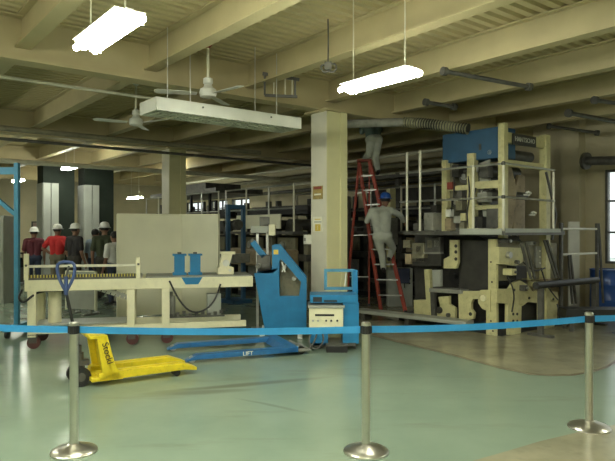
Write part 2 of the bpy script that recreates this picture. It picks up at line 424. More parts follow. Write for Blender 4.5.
# ceiling fans
def fan(px, py, D, label, ang, rodtop):
    p = at(px, py, D)
    t = thing('ceiling_fan', label, 'fan', p, ang)
    b = MB(); b.lathe([(.05, .10), (.06, .07), (.1, .045), (.112, 0), (.1, -.05), (.04, -.065)]); b.build('motor_housing', 'white', t, smooth=True)
    r = MB(); r.cyl((0, 0, .09), (0, 0, rodtop-p.z), .017); r.build('down_rod', 'rail', t)
    c = MB(); c.lathe([(.02, 0), (.06, .03), (.06, .09), (.02, .11)], (0, 0, .09)); c.build('lower_canopy', 'white', t, smooth=True)
    c = MB(); c.lathe([(.02, -.1), (.055, -.06), (.055, 0), (.02, .01)], (0, 0, rodtop-p.z)); c.build('upper_canopy', 'redmark' if D < 8 else 'white', t, smooth=True)
    for k in range(3):
        a = k*2*PI/3; R = Matrix.Rotation(a, 3, 'Z') @ Matrix.Rotation(.16, 3, 'X')
        q = MB()
        pts = [(.14, -.045), (.3, -.06), (.62, -.065), (.66, -.03), (.66, .03), (.62, .065), (.3, .06), (.14, .045)]
        q.prism([R @ Vector((x, y, -.02)) for x, y in pts], R @ Vector((0, 0, .006))); q.build('blade', 'white', t)
    return t
fan(208, 93, 7.6, 'white ceiling fan above the long louvred lamp', -.75, 4.03)
fan(136, 122, 9.6, 'smaller white ceiling fan left of the louvred lamp', -.5, 4.03)

# cable with junction box, bracket, pipes, conduits
p = at(328, 66, 6.9)
t = thing('hanging_cable', 'dark cable dropping to a small knotted junction box above the column', 'cable', p)
b = MB(); b.tube([(0, 0, .04), (.005, 0, .3), (0, 0, 4.05-p.z)], .009, smooth=2); b.build('cable', 'darksteel', t)
b = MB(); b.box((0, 0, 0), (.08, .05, .09)); b.tube([(.03, 0, .03), (.1, .01, .02), (.09, 0, -.06), (.02, 0, -.07)], .011, smooth=2); b.tube([(-.03, 0, .02), (-.09, 0, 0), (-.05, .01, -.08), (.03, 0, -.05)], .011, smooth=2); b.build('junction_box', 'darksteel', t)
p = at(281, 96, 8.4)
t = thing('pipe_bracket', 'small dark hanger frame of rods above the louvred lamp', 'bracket', p, TH*.3)
b = MB()
b.bar((-.23, 0, 0), (.23, 0, 0), .035); b.bar((-.23, 0, 0), (-.23, 0, .3), .025); b.bar((.2, 0, 0), (.2, 0, .26), .025); b.bar((-.26, 0, .3), (.26, 0, .24), .04)
b.build('frame', 'darksteel', t)
for x in (-.1, .06, .16):
    q = MB(); q.cyl((x, 0, 0), (x, 0, 4.05-p.z), .008, seg=6); q.sph((x, 0, .38), .025, 8); q.build('hanger_rod', 'rail', t)
def pipe(pts, r, m, label, name='pipe', ends=False, group=None):
    b = MB(); b.tube(pts, r, 10)
    if ends:
        for e, f in ((pts[0], pts[1]), (pts[-1], pts[-2])):
            d = (Vector(f)-Vector(e)).normalized(); b.cyl(Vector(e)-d*.01, Vector(e)+d*.05, r*1.9)
    o = b.build(name, m, smooth=True); return tag(o, label, 'pipe', group)
pipe([at(443, 71, 7.4), at(530, 87, 8.1)], .028, 'darksteel', 'dark ceiling pipe with flanged ends right of the nearer lamp', ends=True)
pipe([at(425, 102, 9.3), at(455, 107, 9.6)], .03, 'darksteel', 'short dark ceiling pipe above the striped duct', ends=True)
pipe([at(568, 113, 9.6), at(640, 126, 10.8)], .035, 'darksteel', 'dark ceiling pipe at the upper right of the press sign', ends=True)
pipe([at(594, 100, 8.6), at(650, 108, 9.2)], .03, 'darksteel', 'dark ceiling pipe stub nearest the right picture edge', ends=True)
pipe([at(548, 126, 11.6), at(598, 133, 11.6)], .03, 'darksteel', 'dark far pipe above the press sign', ends=True)
pipe([at(585, 161, 11.4), at(660, 160, 10.2)], .085, 'darksteel', 'thick dark pipe along the wall over the tall window', ends=True)
pipe([G(1.2, -9, 3.62), G(1.2, -.6, 3.62)], .022, 'rail', 'thin pale conduit crossing below the joists at left')
pipe([G(4.2, -9, 3.42), G(4.2, 1.5, 3.42)], .05, 'olive', 'olive pipe crossing behind the louvred lamp')
pipe([G(4.7, -9, 3.3), G(4.7, 5.5, 3.3)], .03, 'darksteel', 'thin dark pipe hanging beside the olive pipe')
pipe([G(8.5, -9, 3.3), G(8.5, 5.5, 3.3)], .06, 'rail', 'pale pipe crossing far behind the ceiling fans')
pipe([G(.4, .3, 3.42), at(405, 122, 10.3)], .075, 'greymach', 'smooth grey duct leading from the column to the striped hose', name='air_duct')
# striped flexible hose
b = MB(); n = 26
p0, p1 = at(404, 122, 10.3), at(468, 129, 9.6)
q = MB(); dv = (p1-p0); ln = dv.length
q.tube([(ln*i/104, 0, .012*math.sin(i/104*PI)) for i in range(105)], lambda u: .082 + .01*math.cos(u*n*2*PI), 14)
o = q.build('flexible_duct', 'ribbed', smooth=True); o.location = p0; o.rotation_mode = 'QUATERNION'; o.rotation_quaternion = dv.to_track_quat('X', 'Z'); tag(o, 'striped flexible hose running into the blue press cabinet', 'duct')

# ================================================================== STANCHIONS AND BELTS
s_pos = [gp(74, 452), gp(366, 452), gp(589, 428)]
s_lab = ['stainless barrier post in front of the yellow pallet truck', 'stainless barrier post in front of the ladder and the blue trolley', 'stainless barrier post at the tan floor by the right edge']
def make_post(loc, label):
    t = thing('barrier_post', label, 'barrier post', loc, 0, 'stainless barrier posts')
    b = MB(); b.lathe([(.165, 0), (.165, .012), (.155, .022), (.11, .04), (.05, .056), (.036, .065), (.034, .075)], seg=40); b.build('base', 'chrome', t, smooth=True)
    b = MB(); b.lathe([(.031, .06), (.031, .885)], seg=24); b.build('pole', 'chrome', t, smooth=True)
    b = MB(); b.lathe([(.0335, .865), (.0335, .925)], seg=24)
    for k in range(4): b.box((.033*math.cos(k*PI/2), .033*math.sin(k*PI/2), .895), (.02, .02, .052), k*PI/2)
    b.build('belt_cassette', 'black', t)
    b = MB(); b.lathe([(.034, .925), (.034, .944), (.028, .95)], seg=24); b.build('cap', 'chrome', t, smooth=True)
    return t
for i, p in enumerate(s_pos):
    if i == 0: post0 = make_post(p, s_lab[0])
    else: dup(post0, p, 0, s_lab[i])
def belt(p, q, sag, label):
    m = MB(); n = 16; R = []
    p, q = Vector(p), Vector(q); side = Vector((-(q-p).y, (q-p).x, 0)).normalized()*.0012
    for i in range(n+1):
        u = i/n; c = p.lerp(q, u); c.z -= sag*4*u*(1-u)
        R.append([m.bm.verts.new(c+side*s1+Vector((0, 0, .025*s2))) for s1, s2 in ((-1, -1), (1, -1), (1, 1), (-1, 1))])
    for a, b in zip(R, R[1:]):
        for k in range(4): m.bm.faces.new((a[k], a[(k+1) % 4], b[(k+1) % 4], b[k]))
    m.bm.faces.new(R[0][::-1]); m.bm.faces.new(R[-1])
    tag(m.build('barrier_belt', 'belt'), label, 'barrier belt', 'blue barrier belts')
bz = Vector((0, 0, .895))
lft = at(-60, 323.5, 4.6)
def gap(p, q): d = (q-p).normalized()*.042; return p+d, q-d
a_, b_ = gap(lft, s_pos[0]+bz); belt(a_, b_, .012, 'short stretch of blue belt left of the first post')
a_, b_ = gap(s_pos[0]+bz, s_pos[1]+bz); belt(a_, b_, .015, 'blue belt stretched across the conveyor between two posts')
a_, b_ = gap(s_pos[1]+bz, s_pos[2]+bz); belt(a_, b_, .02, 'blue belt stretched below the printing press')
a_, b_ = gap(s_pos[2]+bz, at(690, 313, 5.4)); belt(a_, b_, .01, 'short stretch of blue belt right of the last post')

# ================================================================== YELLOW PALLET TRUCK
nb = gp(104, 387); tip = gp(197, 374.5); yd = (tip-nb).normalized(); yang = math.atan2(yd.y, yd.x); yl = (tip-nb).length
t = thing('pallet_truck', 'yellow hand pallet truck with worn forks beside the first barrier post', 'pallet truck', nb, yang)
def fork(mb, x0, x1, y0, y1):
    mb.prism([(x0, y0, .065), (x1-.14, y0, .07), (x1, y0, .05), (x1, y0, .085), (x1-.16, y0, .145), (x0, y0, .145)], (0, y1-y0, 0)); return mb
for (y0, y1, ex) in ((0, .16, 0), (.37, .53, 0)):
    f = fork(MB(), -.05, yl+ex, y0, y1).build('fork', 'yellow', t, bevel=.006)
    w = MB(); w.cyl((yl-.22, y0+.03, .04), (yl-.22, y1-.03, .04), .038, seg=16); w.build('fork_roller', 'black', f, smooth=True)
    l = MB(); l.bb(.02, yl-.2, y0+.055, y1-.055, .145, .152); l.build('fork_rib', 'yellow', f)
b = MB()
for y in (0, .5): b.prism([(.0, y, .06), (.2, y, .06), (.17, y, .13), (.12, y, .2), (.035, y, .535), (-.075, y, .535)], (0, .03, 0))
b.prism([(.06, 0, .06), (.1, 0, .09), (.02, 0, .53), (-.0, 0, .53)], (0, .53, 0)); b.bb(-.14, .03, 0, .53, .5, .535); b.bb(-.12, .03, 0, .53, .06, .1)
b.build('body', 'yellow', t, bevel=.006)
text('Stockl', .095, 'ink', 'lettering', t, basis((.085, 0, -.335), (1, 0, .2), (.035, -.003, .345)), .002)
hp = MB(); hp.cyl((-.2, .26, .1), (-.2, .26, .34), .05); hp.cyl((-.2, .26, .32), (-.2, .26, .42), .03); hp.bb(-.24, -.1, .2, .32, .2, .26); hp.build('hydraulic_pump', 'darksteel', t, smooth=True)
for y in (.15, .37):
    w = MB(); w.cyl((-.2, y-.03, .1), (-.2, y+.03, .1), .1, seg=22); o = w.build('steer_wheel', 'black', t, smooth=True)
    c = MB(); c.cyl((-.2, y-.034, .1), (-.2, y+.034, .1), .045, seg=16); c.build('wheel_hub', 'darksteel', o, smooth=True)
inv = Matrix.Rotation(-yang, 3, 'Z')
def yl_(px, py, D): return inv @ (at(px, py, D) - nb)
hb = yl_(66, 362, 6.2); ht = yl_(66, 292, 6.2)
hd = MB(); hd.cyl((-.2, .26, .36), ht, .016); hd.build('handle_bar', 'black', t, smooth=True)
lo = MB()
ring = [(0, 0), (-.07, .13), (-.095, .24), (-.08, .3), (0, .315), (.08, .3), (.095, .24), (.07, .13), (0, 0)]
vx = inv @ Vector((1, 0, 0))
lo.tube([ht + vx*x + Vector((0, 0, z)) for x, z in ring], .017, smooth=1)
lo.cyl(ht+Vector((0, 0, -.03)), ht+Vector((0, 0, .16)), .02)
gr = lo.build('handle_loop', 'bluehandle', t, smooth=True)
q = MB(); q.cyl(ht+Vector((0, 0, .15)), ht+Vector((0, 0, .27))+vx*.03, .01); q.build('release_lever', 'darksteel', gr)

# ================================================================== BLUE FORK LIFTER
ft = gp(186, 364.5); fe = gp(297, 356); fd = (fe-ft).normalized(); fang = math.atan2(fd.y, fd.x); fl_ = (fe-ft).length
t = thing('pallet_lifter', 'low blue twin fork lifter lying on the floor before the blue machine', 'pallet lifter', ft, fang)
for (y0, y1, x0) in ((0, .13, 0), (.80, .93, -.12)):
    f = MB(); f.prism([(x0, y0, .03), (x0+.02, y0, .05), (x0+.14, y0, .105), (fl_, y0, .115), (fl_, y0, .05), (x0+.14, y0, .045)], (0, y1-y0, 0))
    f = f.build('fork', 'bluetruck', t, bevel=.006)
    w = MB(); w.cyl((x0+.08, y0+.03, .045), (x0+.08, y1-.03, .045), .04, seg=16); w.build('fork_roller', 'steel', f, smooth=True)
b = MB(); b.prism([(fl_-.2, 0, .05), (fl_+.02, 0, .05), (fl_+.02, 0, .12), (fl_-.12, 0, .12)], (0, .93, 0)); b.build('cross_beam', 'bluetruck', t, bevel=.006)
b = MB(); b.bb(fl_+.02, fl_+.2, .02, .5, .05, .075); b.bb(fl_+.02, fl_+.05, .1, .4, .05, .14); b.build('coupling_plate', 'greymach', t, bevel=.004)
for y in (.12, .42):
    w = MB(); w.cyl((fl_+.1, y-.02, .05), (fl_+.1, y+.02, .05), .05, seg=18); w.build('wheel', 'black', t, smooth=True)
text('LIFT', .075, 'paper', 'lettering', t, basis((1, 0, 0), (0, 0, 1), (.77, -.003, .078)), .002)

# ================================================================== CONVEYOR TABLE
c0 = at(22, 277, 8.15); c0.z = 0; c1 = at(253, 277, 8.9); c1.z = 0
cd = (c1-c0); clen = cd.length; cang = math.atan2(cd.y, cd.x)
t = thing('conveyor_table', 'long cream wheeled conveyor table with guard rail and striped roller edge', 'conveyor', c0, cang)
W = .72; ZT = .942
for y in (0, W-.07):
    b = MB(); b.bb(.03, clen, y, y+.07, ZT-.155, ZT); b.build('side_rail', 'cream', t, bevel=.006)
for x0, x1 in ((.03, .1), (clen-.07, clen), (1.6, 1.7)): b = MB(); b.bb(x0, x1, .07, W-.07, ZT-.15, ZT-.002); b.build('cross_member', 'cream', t)
b = MB(); b.bb(1.62, clen-.02, .03, W-.03, ZT, ZT+.02); b.build('table_plate', 'greymach', t)
for i in range(13):
    x = .16+i*.115; q = MB(); q.cyl((x, .07, ZT+.0), (x, W-.07, ZT+.0), .03, seg=12); q.build('roller', 'steel', t, smooth=True)
b = MB(); b.bb(.08, 1.5, .0, .035, ZT+.03, ZT+.07); b.build('striped_edge', 'hazard', t)
b = MB(); b.bb(.08, 1.5, .005, .03, ZT, ZT+.03); b.build('edge_bracket', 'darksteel', t)
for x in (.05, 1.52):
    b = MB(); b.bb(x-.03, x+.03, .0, .06, ZT, ZT+.36 if x < 1 else ZT+.3); b.build('guard_post', 'cream', t, bevel=.004)
    b = MB(); b.cyl((x, -.012, ZT+.2), (x, 0, ZT+.2), .016); b.build('guard_bolt', 'darksteel', t)
b = MB(); b.bb(.05, 1.52, .01, .045, ZT+.17, ZT+.205); b.build('guard_rail', 'rail', t)
def cl(px, py, D): return Matrix.Rotation(-cang, 3, 'Z') @ (at(px, py, D)-c0)
for x in (.12, 1.42, 1.9):
    for y in (.0, W-.09):
        lz = .16
        b = MB(); b.bb(x-.055, x+.055, y, y+.09, lz, ZT-.155); lg = b.build('leg', 'cream', t, bevel=.005)
        w = MB(); w.cyl((x+.02, y+.02, .085), (x+.02, y+.07, .085), .085, seg=20); o = w.build('caster', 'redwheel', lg, smooth=True)
        c = MB(); c.bb(x-.04, x+.06, y+.005, y+.018, .08, .2); c.bb(x-.04, x+.06, y+.072, y+.085, .08, .2); c.bb(x-.05, x+.06, y, y+.09, .185, .2); c.build('caster_fork', 'darksteel', lg)
for y in (.01, W-.08):
    b = MB(); b.bb(.12, clen-.1, y, y+.07, .2, .29); b.build('lower_rail', 'cream', t, bevel=.005)
b = MB(); b.bb(.12, 1.42, .08, W-.08, .3, .315); b.build('lower_shelf', 'greycab', t)
b = MB(); b.cyl((.36, .35, .315), (.36, .35, .75), .09, seg=20); b.build('cylinder', 'cream', t, smooth=True)
# perforated cable chain
b = MB()
for i in range(7):
    u = i/6; p = Vector((.98, .2, .79)).lerp(Vector((1.36, .2, .66)), u); b.box(p, (.05, .06, .07), rot=Matrix.Rotation(.33, 3, 'Y'))
    b.box(p+Vector((.03, 0, 0)), (.03, .03, .03))
b.build('cable_chain', 'steel', t)
b = MB(); b.tube([(-.02, .1, .8), (-.05, .0, .7), (.02, -.02, .63), (.12, -.03, .72), (.2, .1, .78), (.6, .2, .79), (.95, .2, .8)], .016, smooth=2); b.build('cable', 'black', t, smooth=True)
b = MB(); b.tube([(1.95, -.02, .9), (2.08, -.03, .62), (2.25, -.03, .43), (2.45, -.03, .45), (2.6, -.03, .6), (2.68, -.02, .84)], .013, smooth=2); b.build('cable', 'black', t, smooth=True)
b = MB()
for i in range(9): b.box((1.98+i*.09, .1, .38+.02*(i % 3)), (.05, .05, .05)); 
b.bb(1.95, 2.75, .08, .12, .35, .37); b.build('valve_row', 'darksteel', t)
b = MB(); b.bb(2.5, 2.7, .12, .3, .35, .68); b.build('terminal_box', 'greycab', t, bevel=.006)
b = MB(); b.cyl((1.98, .2, .35), (1.98, .2, .66), .06, seg=16); b.cyl((1.98, .2, .66), (1.98, .2, .72), .025); b.build('filter_bottle', 'greymach', t, smooth=True)
b = MB(); b.prism([(2.12, -.012, ZT), (2.42, -.012, ZT), (2.36, -.012, ZT-.1), (2.18, -.012, ZT-.1)], (0, .012, 0)); b.build('blue_bracket', 'blue', t)
# blue clamps on the table
def ctop(x, y=.3): return c0 + Matrix.Rotation(cang, 3, 'Z') @ Vector((x, y, ZT+.02))
tt = thing('clamp_block', 'pair of blue flanged clamp blocks standing on the conveyor table', 'clamp', ctop(2.1, .28), cang)
for x in (0, .23):
    b = MB(); b.bb(x-.075, x+.075, -.08, .08, .03, .29); o = b.build('clamp_body', 'blue', tt, bevel=.005)
    for z0, z1 in ((.285, .31), (0, .035)): b = MB(); b.bb(x-.1, x+.1, -.1, .1, z0, z1); b.build('flange', 'blue', o, bevel=.004)
    c = MB(); c.cyl((x, 0, .31), (x, 0, .335), .03); c.build('bolt_head', 'darksteel', o)
tt = thing('feeder_unit', 'small cream motor unit standing on the right end of the conveyor table', 'machine unit', ctop(2.78, .3), cang)
b = MB(); b.prism([(-.12, -.1, 0), (.12, -.1, 0), (.12, -.1, .1), (.05, -.1, .12), (.1, -.1, .3), (-.05, -.1, .3), (-.09, -.1, .12), (-.12, -.1, .1)], (0, .2, 0)); b.build('housing', 'cream', tt, bevel=.006)
b = MB(); b.bb(-.07, .14, -.12, .12, .3, .34); b.build('top_plate', 'cream', tt)
b = MB(); b.cyl((0, -.14, .17), (0, -.1, .17), .05); b.cyl((.06, -.13, .06), (.06, -.1, .06), .02); b.build('knob', 'white', tt, smooth=True)

# ================================================================== BLUE INCLINED MACHINE
mo = at(281, 334, 9.0); mo.z = 0
t = thing('inclined_feeder', 'bright blue machine with sloping side plates at the end of the conveyor', 'machine', mo)
def ml(px, py, D=9.0): return at(px, py, D) - mo
outer = [(254, 273), (272, 273), (272, 245), (279, 245), (306.5, 279), (306.5, 331), (265, 331)]
inner = [(279, 272), (279, 268), (278.5, 262), (281, 259), (301, 282), (299, 296), (279.5, 296)]
for dy in (0, .5):
    s = MB(); s.prism([ml(*p)+Vector((0, dy, 0)) for p in outer], (0, .04, 0), hole=[ml(*p)+Vector((0, dy, 0)) for p in inner]); s.build('side_plate', 'blue', t, bevel=.003)
b = MB(); b.prism([ml(*p)+Vector((0, .04, 0)) for p in ((257, 282), (267, 331), (305, 331), (305, 300), (278, 300), (276, 282))], (0, .46, 0)); b.build('housing', 'blue', t)
b = MB(); b.prism([ml(*p)+Vector((0, .25, 0)) for p in ((279, 258), (303, 282), (301, 299), (279, 299))], (0, .03, 0)); b.build('inner_panel', 'olive', t)
for (px, py) in ((284, 268), (294, 279)):
    q = MB(); q.cyl(ml(px, py)+Vector((0, .03, 0)), ml(px, py)+Vector((0, .5, 0)), .03); q.build('roller', 'steel', t, smooth=True)
q = MB(); q.bar(ml(282, 262)+Vector((0, -.01, 0)), ml(285, 272)+Vector((0, -.01, 0)), .02); q.bar(ml(282, 272)+Vector((0, -.01, 0)), ml(286, 264)+Vector((0, -.01, 0)), .015); q.build('lever', 'white', t)
b = MB(); b.bar(ml(252, 242)+Vector((0, .1, 0)), ml(264, 257)+Vector((0, .1, 0)), .1, .09); ar = b.build('tilt_arm', 'blue', t, bevel=.006)
q = MB(); q.bar(ml(250.5, 240)+Vector((0, .1, 0)), ml(253, 243)+Vector((0, .1, 0)), .07, .07); q.build('arm_tip', 'darksteel', ar)
b = MB(); b.cyl(ml(257, 267)+Vector((0, .12, 0)), ml(270, 266)+Vector((0, .12, 0)), .08); b.box(ml(263, 260)+Vector((0, .12, 0)), (.2, .14, .14)); b.cyl(ml(258, 266)+Vector((0, -.03, 0)), ml(258, 266)+Vector((0, .05, 0)), .04); b.build('drive_motor', 'darksteel', t, smooth=True)
b = MB(); b.box(ml(276, 252)+Vector((0, -.006, 0)), (.07, .01, .07)); b.build('warning_label', 'yel', t)
for (px, dy) in ((262, .02), (300, .02), (262, .48), (300, .48)):
    q = MB(); p = ml(px, 331); q.box((p.x, dy, .06), (.07, .07, .12)); q.build('foot', 'white', t)
# control box on a stand behind it
p = at(263, 240, 9.75)
t = thing('control_pedestal', 'grey control box raised on two posts behind the blue inclined machine', 'control box', (p.x, p.y, 0))
for x in (-.09, .07):
    b = MB(); b.bb(x-.02, x+.02, -.02, .02, .02, 1.6); b.build('stand_post', 'steel', t)
b = MB(); b.bb(-.2, .2, -.15, .15, 0, .03); b.build('base_plate', 'steel', t)
b = MB(); b.bb(-.19, .13, -.12, .12, 1.58, 1.69); b.build('tray', 'greycab', t, bevel=.006)
b = MB(); b.bb(-.05, .1, -.08, .08, 1.69, 1.84); b.build('dark_unit', 'darksteel', t, bevel=.005)
b = MB(); b.bb(.1, .2, -.14, .1, 1.54, 1.72); b.build('switch_box', 'cream', t, bevel=.006)

# ================================================================== BLUE TROLLEY
to = at(334, 350, 8.15); to.z = 0
t = thing('tool_trolley', 'blue steel trolley with open back frame and cream control box before the column', 'trolley', to)
def tl(px, py, dy=0): p = at(px, py, 8.15) - to; p.y = dy; return p
b = MB()
f1 = [(325, 271), (357, 271), (357, 293), (325, 293)]; f2 = [(328, 274), (354, 274), (354, 290), (328, 290)]
b.prism([tl(*p, .42) for p in f1], (0, .03, 0), hole=[tl(*p, .42) for p in f2]); b.build('back_frame', 'gantry', t)
b = MB(); x = tl(357.5, 0).x; b.bb(x-.035, x+.035, .38, .46, .04, tl(0, 272).z); b.build('corner_post', 'blue', t, bevel=.004)
b = MB(); b.cyl(tl(348, 275, .43), tl(347, 289, .43), .012); b.build('latch_bar', 'white', t)
b = MB(); b.bb(tl(310, 0).x, tl(358, 0).x, 0, .46, tl(0, 303).z, tl(0, 295).z); top = b.build('table_top', 'blue', t, bevel=.004)
b = MB(); b.bb(tl(313, 0).x, tl(322, 0).x, -.004, .01, tl(0, 302).z, tl(0, 297).z); b.bb(tl(324, 0).x, tl(337, 0).x, -.004, .01, tl(0, 302).z, tl(0, 300).z); b.build('slot', 'black', top)
b = MB(); b.bb(tl(343, 0).x, tl(359, 0).x, .02, .44, tl(0, 344).z, tl(0, 303).z); b.build('cabinet_side', 'blue', t, bevel=.004)
b = MB(); b.bb(tl(309, 0).x, tl(343, 0).x, -.06, .38, tl(0, 327).z, tl(0, 306).z); cbx = b.build('control_box', 'cream', t, bevel=.008)
b = MB(); b.bb(tl(308, 0).x, tl(344.5, 0).x, -.08, .4, tl(0, 307.5).z, tl(0, 305).z); b.build('box_lid', 'greycab', cbx)
b = MB(); b.bb(tl(315, 0).x, tl(334, 0).x, -.064, -.05, tl(0, 315.5).z, tl(0, 313.5).z); b.build('vent_slot', 'black', cbx)
for px in (313, 318, 326, 331, 337):
    q = MB(); q.cyl(tl(px, 320, -.075), tl(px, 320, -.05), .014); q.build('button', 'black' if px > 320 else 'steel', cbx)
for y in (0, .34): b = MB(); b.bb(tl(310, 0).x, tl(328, 0).x, y, y+.06, .06, .33); b.build('leg_panel', 'blue', t)
b = MB(); b.bb(tl(310, 0).x, tl(356, 0).x, 0, .44, .05, .09); b.build('bottom_shelf', 'darksteel', t)
b = MB(); b.tube([tl(312, 330, -.03), tl(308, 342, -.08), tl(316, 349, -.12), tl(324, 341, -.06), tl(322, 330, -.03)], .012, smooth=2); b.tube([tl(318, 330, -.03), tl(313, 344, -.1), tl(304, 350, -.1)], .012, smooth=2); b.build('cable', 'darksteel', t, smooth=True)
for px in (313, 355):
    for y in (.06, .38):
        q = MB(); q.cyl((tl(px, 0).x-.015, y, .04), (tl(px, 0).x+.015, y, .04), .04, seg=14); q.build('caster', 'black', t, smooth=True)
p = at(337, 350, 7.95)
t = thing('tool_box', 'low black box on the floor under the blue trolley', 'box', (p.x, p.y, 0))
b = MB(); b.bb(-.14, .14, 0, .14, 0, .085); b.build('box_body', 'black', t, bevel=.006); b = MB(); b.bb(-.145, .145, -.005, .145, .085, .105); b.build('lid', 'darksteel', t, bevel=.004)

# ================================================================== WHITE BOARDS
def board(p, q, h, m, label, name='partition_board', dy=.04, z0=.1):
    p, q = Vector(p), Vector(q); L = (q-p).length
    t = thing(name, label, 'board', (p.x, p.y, 0), math.atan2((q-p).y, (q-p).x))
    b = MB(); b.bb(0, L, 0, dy, z0, h); b.build('panel', m, t, bevel=.006)
    b = MB(); b.bb(-.012, .012, -.012, dy+.012, z0-.02, h+.012); b.bb(L-.012, L+.012, -.012, dy+.012, z0-.02, h+.012); b.bb(0, L, -.012, dy+.012, h, h+.02); b.build('edge_frame', 'board', t)
    for x in (.12, L-.12):
        f = MB(); f.bb(x-.03, x+.03, -.22, .26, 0, .03); f.bb(x-.025, x+.025, -.005, dy+.005, .02, z0); f.build('foot', 'steel', t)
    return t
board(at(117.5, 0, 10.55), at(180, 0, 11.0), 1.9, 'board', 'wide white standing board behind the blue clamp blocks')
board(at(181, 0, 11.02), at(217.5, 0, 10.75), 1.9, 'board2', 'narrower white standing board at the right end behind the conveyor')
board(at(66, 0, 11.7), at(95, 0, 11.5), .82, 'greycab', 'low grey board seen under the conveyor table')

# ================================================================== BLUE GANTRY FRAME AT LEFT
go = at(17, 335, 9.3); go.z = 0
t = thing('gantry_frame', 'light blue steel frame with diagonal brace at the left edge', 'frame', go)
zt = at(0, 163, 9.3).z; zb_ = at(0, 170.5, 9.3).z
for x in (0, -1.9):
    b = MB(); b.bb(x-.035, x+.035, -.035, .035, .12, zt); p = b.build('post', 'gantry', t, bevel=.004)
    b = MB(); b.bb(x-.05, x+.05, -.35, .35, .1, .17); b.build('foot_beam', 'gantry', p)
    for y in (-.3, .3):
        w = MB(); w.cyl((x-.02, y, .06), (x+.02, y, .06), .06, seg=18); w.build('caster', 'black', p, smooth=True)
b = MB(); b.bb(-1.9, -.03, -.03, .03, zb_-.06, zb_+.05); b.build('top_beam', 'gantry', t)
b = MB(); b.bar((-.03, 0, at(0, 214, 9.3).z), (-.6, 0, zb_-.2), .06); b.build('brace', 'gantry', t)
b = MB(); b.bar((-1.87, 0, at(0, 214, 9.3).z), (-1.3, 0, zb_-.2), .06); b.build('brace', 'gantry', t)

# ================================================================== BACKGROUND AT LEFT
p = at(-3, 230, 13.2)
t = thing('steel_cabinet', 'grey steel cabinet at the left edge behind the blue frame', 'cabinet', (p.x, p.y, 0), .05)
b = MB(); b.bb(-.5, .15, 0, .5, 0, 1.95); b.build('cabinet_body', 'greycab', t, bevel=.01)
for x in (-.49, -.16):
    b = MB(); b.bb(x, x+.3, -.02, 0, .08, 1.9); d_ = b.build('door', 'greycab', t, bevel=.004)
    q = MB(); q.bb(x+.25, x+.27, -.04, -.02, .9, 1.1); q.build('handle', 'steel', d_)
p = at(20, 240, 17.5)
t = thing('work_desk', 'dark work desk in the distance left of the person in maroon', 'desk', (p.x, p.y, 0), .1)
b = MB(); b.bb(-.55, .45, 0, .6, .76, .8); b.build('desk_top', 'wood', t)
b = MB(); b.bb(-.5, -.1, .03, .57, .05, .76); b.build('drawer_unit', 'wood', t)
for x in (.4,):
    for y in (.03, .53): b = MB(); b.bb(x, x+.05, y, y+.05, 0, .76); b.build('leg', 'darksteel', t)
b = MB(); b.bb(-.5, -.1, .03, .57, 0, .05); b.build('plinth', 'black', t)
t = thing('notice_board', 'small pinkish board on legs beyond the dark desk', 'board', (p.x+.15, p.y+.9, 0), .1)
b = MB(); b.bb(-.2, .2, 0, .03, 1.45, 1.85); b.build('panel', 'pink', t)
b = MB()
for x in (-.2, .2): b.bb(x-.02, x+.02, -.01, .04, .02, 1.9); b.bb(x-.02, x+.02, -.2, .2, 0, .03)
b.bb(-.2, .2, -.01, .04, 1.86, 1.9); b.build('stand', 'darksteel', t)
t = thing('display_monitor', 'small dark monitor standing on a shelf post above the pinkish board', 'monitor', (p.x+.12, p.y+1.25, 0), .1)
b = MB(); b.bb(-.02, .02, 0, .04, .02, 2.0); b.bb(-.15, .15, -.1, .14, 0, .03); b.build('stand', 'darksteel', t)
b = MB(); b.bb(-.15, .15, -.05, .05, 1.95, 2.15); b.build('casing', 'black', t, bevel=.006)
b = MB(); b.bb(-.1, .1, -.056, -.05, 1.99, 2.11); b.build('screen', 'white', t)
p = at(3, 240, 15.6)
t = thing('parts_cart', 'dark low cart with shelves behind the blue frame post', 'cart', (p.x, p.y, 0))
for z in (.2, .6, 1.0): b = MB(); b.bb(-.35, .4, 0, .45, z, z+.04); b.build('shelf', 'darksteel', t)
for x in (-.35, .36):
    for y in (0, .41): b = MB(); b.bb(x, x+.04, y, y+.04, 0, 1.1); b.build('leg', 'darksteel', t)
b = MB(); b.bb(-.3, 0, .05, .4, .24, .5); b.bb(.05, .35, .05, .4, .64, .9); b.build('crate', 'black', t)

